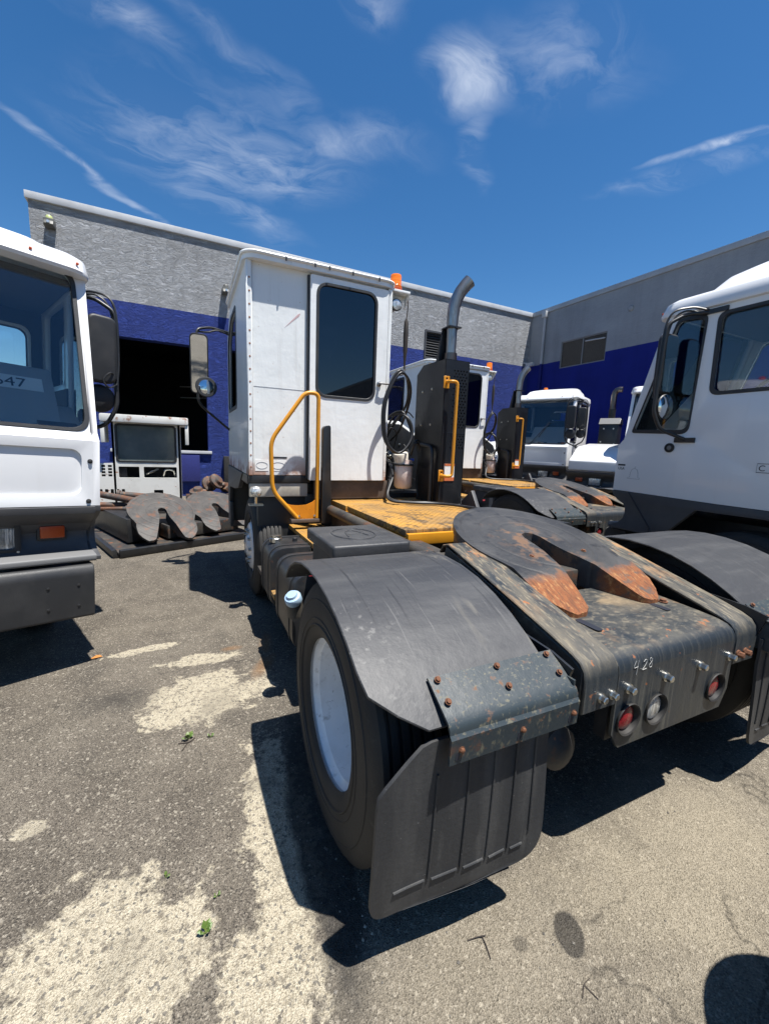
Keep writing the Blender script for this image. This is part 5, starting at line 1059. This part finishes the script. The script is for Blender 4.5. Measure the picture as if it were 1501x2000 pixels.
sl2 = B(); sl2.lathe([(.040, 0), (.040, .010), (.030, .016), (.028, .010)], (-.0005, -.485, 1.67), (-1, 0, 0), 24); sl2 = sl2.build('side_lamp', 'rubber', right); B().lathe([(.028, .006), (.015, .012), (.0, .013)], (-.0005, -.485, 1.67), (-1, 0, 0), 20).build('lens', 'ledge_grey', sl2)
new_tractor('white yard tractor facing the camera between the far stack and the blue corner wall', (7.78, 6.86, 0), R(116), .20)
new_tractor('white yard tractor mostly hidden behind the shaded one at the right edge', (8.15, 4.10, 0), R(116), .15)

# ------------------------------------------------------------------ scrap yard by the wall
OFF = Vector((0, 0, 0))
jc = thing('scrapped_cab', 'stripped old white cab with rusty roof edge standing under the dock opening', 'cab', (-.62, 8.75, 0))
OFF = Vector((-.62, 8.75, 0))
YJ = 8.75
b = B()
holes = [rrect(-1.12, -.80, .86, 1.06, .015), rrect(-.73, -.19, .86, 1.06, .015), rrect(-1.13, -.20, 1.155, 1.80, .05), rrect(-.58, -.43, .50, .635, .01)]
for i in range(7): holes.append(rrect(-1.60+.085*i, -1.60+.085*i+.05, .50, .655, .012))
for i in range(4):
    for j in range(4): holes.append([(-1.58+.10*i, .88+.055*j), (-1.58+.10*i, .92+.055*j), (-1.52+.10*i, .92+.055*j), (-1.52+.10*i, .88+.055*j)])
b.plate([(-1.66, .42), (-.12, .42), (-.12, 1.88), (-1.20, 1.88), (-1.20, 1.12), (-1.66, 1.10)], holes, (0, YJ, 0), (1, 0, 0), (0, 0, 1), -.035)
b.plate([(YJ, .42), (YJ+1.4, .42), (YJ+1.4, 1.88), (YJ, 1.88)], [rrect(YJ+.25, YJ+1.1, 1.2, 1.8, .06)], (-.12, 0, 0), (0, 1, 0), (0, 0, 1), -.035)
b.plate([(YJ, .42), (YJ+1.4, .42), (YJ+1.4, 1.88), (YJ, 1.88)], [rrect(YJ+.25, YJ+1.1, 1.2, 1.8, .06)], (-1.20, 0, 0), (0, 1, 0), (0, 0, 1), .035)
b.box(-1.2, -.12, YJ+1.37, YJ+1.4, .42, 1.88)
b = b.build('cab_shell', 'white_junk', jc, .006, 1)
q = B(); q.prism(rpoly([(-1.34, 1.84), (-1.34, 1.97), (.03, 1.97), (.03, 1.84)], .03, 3), 'y', YJ-.16, YJ+1.45); q.build('roof', 'white_junk', jc, .012)
for x in (-1.34, -.03): B().box(x, x+.06, YJ-.14, YJ+.3, 1.48, 1.84).build('visor_bracket', 'white_junk', jc, .01)
q = B(); q.plate(rrect(-1.14, -.19, 1.145, 1.81, .05), [], (0, YJ+.012, 0), (1, 0, 0), (0, 0, 1), -.005); q = q.build('windscreen', 'glass_dusty', jc)
ring(q, 'gasket', rrect(-1.15, -.18, 1.135, 1.82, .06), rrect(-1.115, -.215, 1.17, 1.785, .04), (0, YJ-.008, 0), (1, 0, 0), (0, 0, 1), -.012)
q = B(); q.box(-1.1, -.2, YJ+.25, YJ+1.3, .42, .47); q.box(-1.15, -.16, YJ+.3, YJ+.34, .42, 1.1); q.box(-1.64, -1.0, YJ+.06, YJ+.09, .45, 1.09); q.build('inner_bulkhead', 'room', jc)
q = B(); q.tube(curve([(-.7, YJ+.1, .92), (-.6, YJ+.05, .97), (-.5, YJ+.09, 1.02)], 5), .02, 8); q.tube(curve([(-.42, YJ+.1, .87), (-.38, YJ+.06, 1.0), (-.25, YJ+.06, .99), (-.22, YJ+.1, .88)], 5), .016, 8); q.build('loose_bracket', 'zinc', jc)
q = B(); q.box(-1.55, -.2, YJ+.05, YJ+1.35, .0, .42); q.build('timber_block', 'frame_dirty', jc, .02)
OFF = Vector((0, 0, 0))
# skid frame with two couplings on it
sk = thing('skid_frame', 'black steel skid frame with upturned edge lying on the asphalt by the scrap', 'frame', (-.4, 7.0, 0))
OFF = Vector((-.4, 7.0, 0))
F = [(-.86, 6.28), (.98, 7.12), (.55, 8.3), (-1.62, 8.42)]
b = B(); b.prism(F, 'z', .03, .07); b.build('base_plate', 'frame_dirty', sk, .01)
b = B()
for (p, r_) in ((F[0], F[1]), (F[3], F[0])):
    a_, c_ = Vector((*p, 0)), Vector((*r_, 0)); d = (c_-a_).normalized(); n_ = Vector((d.y, -d.x, 0))
    b.add([a_+n_*.06+Vector((0, 0, .005)), c_+n_*.06+Vector((0, 0, .005)), c_+n_*.075+Vector((0, 0, .11)), a_+n_*.075+Vector((0, 0, .11)), a_+Vector((0, 0, .005)), c_+Vector((0, 0, .005)), c_+n_*.02+Vector((0, 0, .12)), a_+n_*.02+Vector((0, 0, .12))], [(0, 1, 2, 3), (4, 7, 6, 5), (0, 4, 5, 1), (3, 2, 6, 7), (0, 3, 7, 4), (1, 5, 6, 2)])
b.build('edge_rail', 'steel_black', sk, .008)
b = B(); b.prism([(-.80, 6.72), (-.42, 6.90), (-.95, 8.35), (-1.50, 8.36)], 'z', .10, .44); b = b.build('side_box', 'steel_black', sk, .012)
b = B(); b.prism([(-.30, 6.85), (.75, 7.35), (.45, 8.1), (-.80, 8.05)], 'z', .10, .30); b.build('saddle_block', 'frame_dirty', sk, .02)
OFF = Vector((0, 0, 0))
FIFTH_OLD = FIFTH.copy(); FIFTH_OLD.materials[0] = M['grease_old']
def scrap_fifth(loc, rot, label):
    o = link('fifth_wheel', FIFTH_OLD, None, loc); o.rotation_euler = rot; return tag(o, label, 'fifth wheel', 'scrapped fifth wheels')
scrap_fifth((-.37, 6.98, .52), (R(15), R(2), R(16)), 'rust-streaked fifth wheel plate lying nearest on the skid frame')
scrap_fifth((.40, 7.55, .50), (R(11), R(-3), R(24)), 'dull grey fifth wheel plate lying beside the nearest tractor front wheel')
bn = thing('scrap_bin', 'low rusty steel bin of scrap parts in front of the stripped cab', 'bin', (-.4, 8.2, 0)); OFF = Vector((-.4, 8.2, 0))
b = B(); b.box(-.05, 1.9, 8.38, 8.42, .02, .56); b.box(-.05, 1.9, 8.66, 8.70, .02, .56); b.box(1.86, 1.9, 8.42, 8.66, .02, .56); b.box(-.05, 1.86, 8.42, 8.66, .02, .50); b.build('bin_wall', 'frame_dirty', bn, .006)
OFF = Vector((0, 0, 0))
M['rusty_steel'] = mat('rusty_steel', (.060, .052, .047), .7, layers=[(RUSTD, 7, .42, .6, .8), ((.28, .13, .05), 12, .56, .66, .7), ((.20, .19, .17), 5, .58, .7, .6)], bump=(30, .003))
shafts = [((-1.75, 8.05, .50), (-.55, 7.95, .44), .045, 'thick drive shaft leaning over the skid frame'), ((-1.50, 8.25, .66), (-.72, 7.75, .55), .055, 'short rusty drive shaft with pale flange on the scrap'), ((-1.6, 7.9, .43), (-.85, 7.6, .46), .035, 'slim brown steel rod across the skid frame'), ((-1.1, 8.3, .62), (-.3, 8.2, .54), .05, 'dark pipe lying in front of the stripped cab slots')]
for i, (p, q_, r_, lb) in enumerate(shafts):
    p, q_ = Vector(p), Vector(q_); d = (q_-p); b = B(); b.tube([p, p+d*.05, p+d*.06, p+d*.92, p+d*.93, q_], [r_*1.4, r_*1.4, r_, r_, r_*1.5, r_*1.5], 14)
    b.tube([q_, q_+d.normalized()*.05], r_*1.05, 12)
    tag(b.build('drive_shaft', 'rusty_steel'), lb, 'shaft', 'scrapped shafts')
random.seed(11)
kinds = ['small rusty gear casting lying in the scrap beside the stripped cab', 'pale aluminium housing on the scrap left of the nearest tractor', 'bent dark bracket on the scrap left of the nearest tractor', 'rusty hub flange leaning in the scrap', 'grey square plate tilted on the scrap heap', 'reddish hose coil on top of the scrap heap', 'round brake drum at the right of the scrap heap', 'dark valve block at the front of the scrap heap']
pos = [(.16, 8.50, .62), (.95, 8.60, .84), (.66, 8.50, .70), (.36, 8.60, .76), (.80, 8.4, .64), (1.12, 8.55, .92), (.48, 8.45, .82), (.26, 8.5, .56)]
for i, (lb, p) in enumerate(zip(kinds, pos)):
    b = B(); p = Vector(p); ax = Vector((random.uniform(-1, 1), random.uniform(-1, .2), random.uniform(.1, 1))).normalized(); u, w = frame_of(ax)
    if i in (0, 3, 6): b.lathe([(.05, -.06), (.12, -.05), (.15, -.02), (.15, .03), (.09, .04), (.07, .09), (.03, .09)], p, ax, 18)
    elif i == 5: b.tube(curve([p + Vector((.12*math.cos(t), .06*math.sin(t)-.02*t*.2, .09*math.sin(t)+.006*t)) for t in [k*.7 for k in range(16)]], 3), .018, 8)
    elif i == 4: b.plate(rpoly([(-.14, -.1), (.14, -.1), (.12, .1), (-.1, .12)], .02, 3), [circ(0, 0, .04, 12)], p, u, w, .03)
    else:
        c = [p + u*x*.10 + w*y*.08 + ax*z*.06 for x in (-1, 1) for y in (-1, 1) for z in (-1, 1)]
        b.add(c, [(0, 1, 3, 2), (4, 6, 7, 5), (0, 4, 5, 1), (2, 3, 7, 6), (0, 2, 6, 4), (1, 5, 7, 3)]); b.lathe([(.05, .04), (.05, .11), (.03, .13)], p, ax, 14); b.lathe([(.03, .08), (.03, .16)], p, u, 12)
    tag(b.build('scrap_part', M['rusty_steel'] if i != 1 else 'zinc', None, .008), lb, 'scrap', 'loose scrap parts')

# ------------------------------------------------------------------ small things on the asphalt
M['leaf'] = mat('leaf', (.075, .13, .022), .5, layers=[((.17, .20, .05), 30, .5, .7, .6)])
M['twig'] = mat('twig', (.045, .035, .028), .8)
M['orange_leaf'] = mat('orange_leaf', (.42, .17, .04), .7)
def weed(loc, s, n, label, seed):
    rn = random.Random(seed); o = thing('weed', label, 'weed', loc, 0, 'weeds in the asphalt')
    stm = B()
    for i in range(n):
        a = rn.uniform(0, 6.28); tilt = rn.uniform(.3, 1.0); L_ = s*rn.uniform(.6, 1.1); d = Vector((math.cos(a)*tilt, math.sin(a)*tilt, .9)).normalized(); sd = Vector((-math.sin(a), math.cos(a), 0))
        base = d*L_*.25; tip = d*L_ + Vector((0, 0, -.25*L_*tilt)); mid = d*L_*.6 + Vector((0, 0, -.03*L_)); w = L_*.24
        q = B(); q.add([base, mid+sd*w, tip, mid-sd*w, mid+Vector((0, 0, -.002)), mid+Vector((0, 0, .004))], [(0, 1, 5), (1, 2, 5), (2, 3, 5), (3, 0, 5), (0, 4, 1), (1, 4, 2), (2, 4, 3), (3, 4, 0)])
        q.build('leaf', 'leaf', o); stm.tube([(0, 0, 0), base], .0015*s/.05, 5)
    stm.build('stem', 'leaf', o); return o
weed((-.045, 2.23, 0), .055, 8, 'green weed with a dark twig under it, on the grey asphalt', 1)
weed((.065, 2.205, 0), .032, 6, 'tiny weed just right of the twig weed', 2)
weed((.005, 1.235, 0), .042, 9, 'bright green weed between the two pale patches near the bottom', 3)
weed((-.12, 1.48, 0), .030, 5, 'faint dark weed above the large pale patch', 4)
weed((.045, 1.34, 0), .022, 5, 'small weed just above the bright one', 5)
def twig(pts, r_, label):
    b = B()
    for p in pts: b.tube(curve(p, 4), r_, 6)
    return tag(b.build('twig', 'twig'), label, 'twig', 'twigs on the ground')
twig([[(.775, .875, .004), (.81, .868, .008), (.838, .862, .006)], [(.826, .868, .006), (.822, .84, .005), (.812, .805, .004)]], .0016, 'thin black forked twig below the mud flap')
twig([[(-.09, 2.21, .004), (-.04, 2.20, .006), (-.01, 2.225, .004)], [(-.05, 2.19, .004), (-.07, 2.15, .004)]], .003, 'dark twig lying under the green weed')
twig([[(1.00, .62, .003), (1.03, .64, .005), (1.06, .645, .003)], [(1.03, .64, .004), (1.04, .60, .003)]], .0012, 'dry straw bits at the bottom of the tan ground')
b = B(); b.add([(-.68, 3.37, .004), (-.64, 3.40, .015), (-.60, 3.385, .005), (-.64, 3.36, .012), (-.66, 3.40, .004), (-.62, 3.41, .009)], [(0, 3, 1), (1, 3, 2), (0, 1, 4), (1, 2, 5)]); tag(b.build('fallen_leaf', 'orange_leaf'), 'orange fallen leaf at the edge of the left tractor shadow', 'leaf')
# loose stones
random.seed(5)
st = B()
for i in range(420):
    if i < 300: x, y = random.uniform(-1.0, 2.4), random.uniform(.45, 3.4)
    else: x, y = random.gauss(.44, .07), random.uniform(.95, 2.2)
    if x > .45 and y > 1.0 and i < 300: continue
    s_ = random.choice((.003, .004, .0035, .005, .0075)); c = Vector((x, y, s_*.3))
    vs_ = [c + Vector((random.uniform(.6, 1)*s_*dx, random.uniform(.6, 1)*s_*dy, random.uniform(.5, .9)*s_*dz)) for dx, dy, dz in ((1, 0, 0), (-1, 0, 0), (0, 1, 0), (0, -1, 0), (0, 0, 1), (0, 0, -1))]
    st.add(vs_, [(0, 2, 4), (2, 1, 4), (1, 3, 4), (3, 0, 4), (2, 0, 5), (1, 2, 5), (3, 1, 5), (0, 3, 5)])
tag(st.build('gravel', mat('grit', (.20, .18, .15), .85, layers=[((.06, .055, .05), 9, .4, .6, .9), ((.38, .35, .29), 6, .55, .65, .8)])), 'loose grit scattered on the asphalt', 'gravel', kind='stuff')

# ------------------------------------------------------------------ trees behind the camera, seen in windows; unseen drums added to shade the corner
M['bark'] = mat('bark', (.09, .07, .05), .9, bump=(20, .01))
M['foliage'] = mat('foliage', (.05, .085, .022), .6, layers=[((.10, .13, .03), 2, .4, .7, .7)])
def tree(loc, h, rad, n, label, seed, ls=1.):
    rn = random.Random(seed); o = thing('tree', label, 'tree', loc, 0, 'trees behind the yard')
    t = B(); t.tube(curve([(0, 0, 0), (.05, .03, h*.3), (-.06, .05, h*.55), (.02, 0, h*.8)], 5), [.13*h/5*(1-.7*k/15) for k in range(16)], 10)
    tips = []
    for k in range(9):
        a = k*2.4; z0 = h*rn.uniform(.4, .7); e = Vector((math.cos(a)*rad*rn.uniform(.5, .9), math.sin(a)*rad*rn.uniform(.5, .9), h*rn.uniform(.7, .95))); t.tube(curve([(0, 0, z0), (e.x*.4, e.y*.4, (z0+e.z)/2), tuple(e)], 4), [.05*h/5*(1-.8*j/8) for j in range(9)], 6); tips.append(e)
    t.build('trunk', 'bark', o); c = B()
    for k in range(n):
        e = rn.choice(tips); g3 = Vector((rn.gauss(0, 1), rn.gauss(0, 1), rn.gauss(0, .8))); g3 *= min(1, 1.7/max(g3.length, .01)); p = e + g3*rad*.26
        a = rn.uniform(0, 6.28); d = Vector((math.cos(a), math.sin(a), rn.uniform(-.6, .4))).normalized(); u, w = frame_of(d); s_ = rn.uniform(.05, .09)*ls
        c.add([p, p+d*s_+u*s_*.45, p+d*s_*2, p+d*s_-u*s_*.45], [(0, 1, 2, 3)])
    me = bpy.data.meshes.new('crown'); me.from_pydata([tuple(v - OFF) for v in c.v], [], c.f); me.materials.append(M['foliage']); link('crown', me, o); return o
M['drum_paint'] = mat('drum_paint', (.05, .10, .17), .45, layers=[(RUST, 7, .58, .66, .8, None, .85), ((.03, .03, .03), 4, .5, .7, .5)])
def shadow_drum(loc, label):  # unseen drum, added only to cast the shadow at the lower right corner
    d = thing('shadow_drum', label, 'drum', loc, 0, 'unseen drums added to cast a shadow')
    B().lathe([(.285, .0), (.292, .01), (.285, .03), (.283, .28), (.292, .30), (.283, .32), (.283, .57), (.292, .59), (.283, .61), (.285, .86), (.293, .875), (.285, .885), (.278, .885), (.274, .865), (.0, .865)], (0, 0, 0), 'z', 40).build('drum_body', 'drum_paint', d)
    B().lathe([(.03, .864), (.03, .885), (.0, .885)], (.17, 0, 0), 'z', 16).build('bung', 'zinc', d)
shadow_drum((1.60, -.01, 0), 'unseen steel drum nearest the camera, added to cast the corner shadow')
shadow_drum((2.17, .06, 0), 'unseen steel drum farther from the camera, added to cast the corner shadow')
tree((-3.5, -9.0, 0), 6.5, 2.4, 5000, 'larger tree far behind the camera, seen only in reflections', 22)
tree((1.5, -12.0, 0), 5.5, 2.0, 4000, 'bushy tree far behind the camera, seen only in reflections', 23)
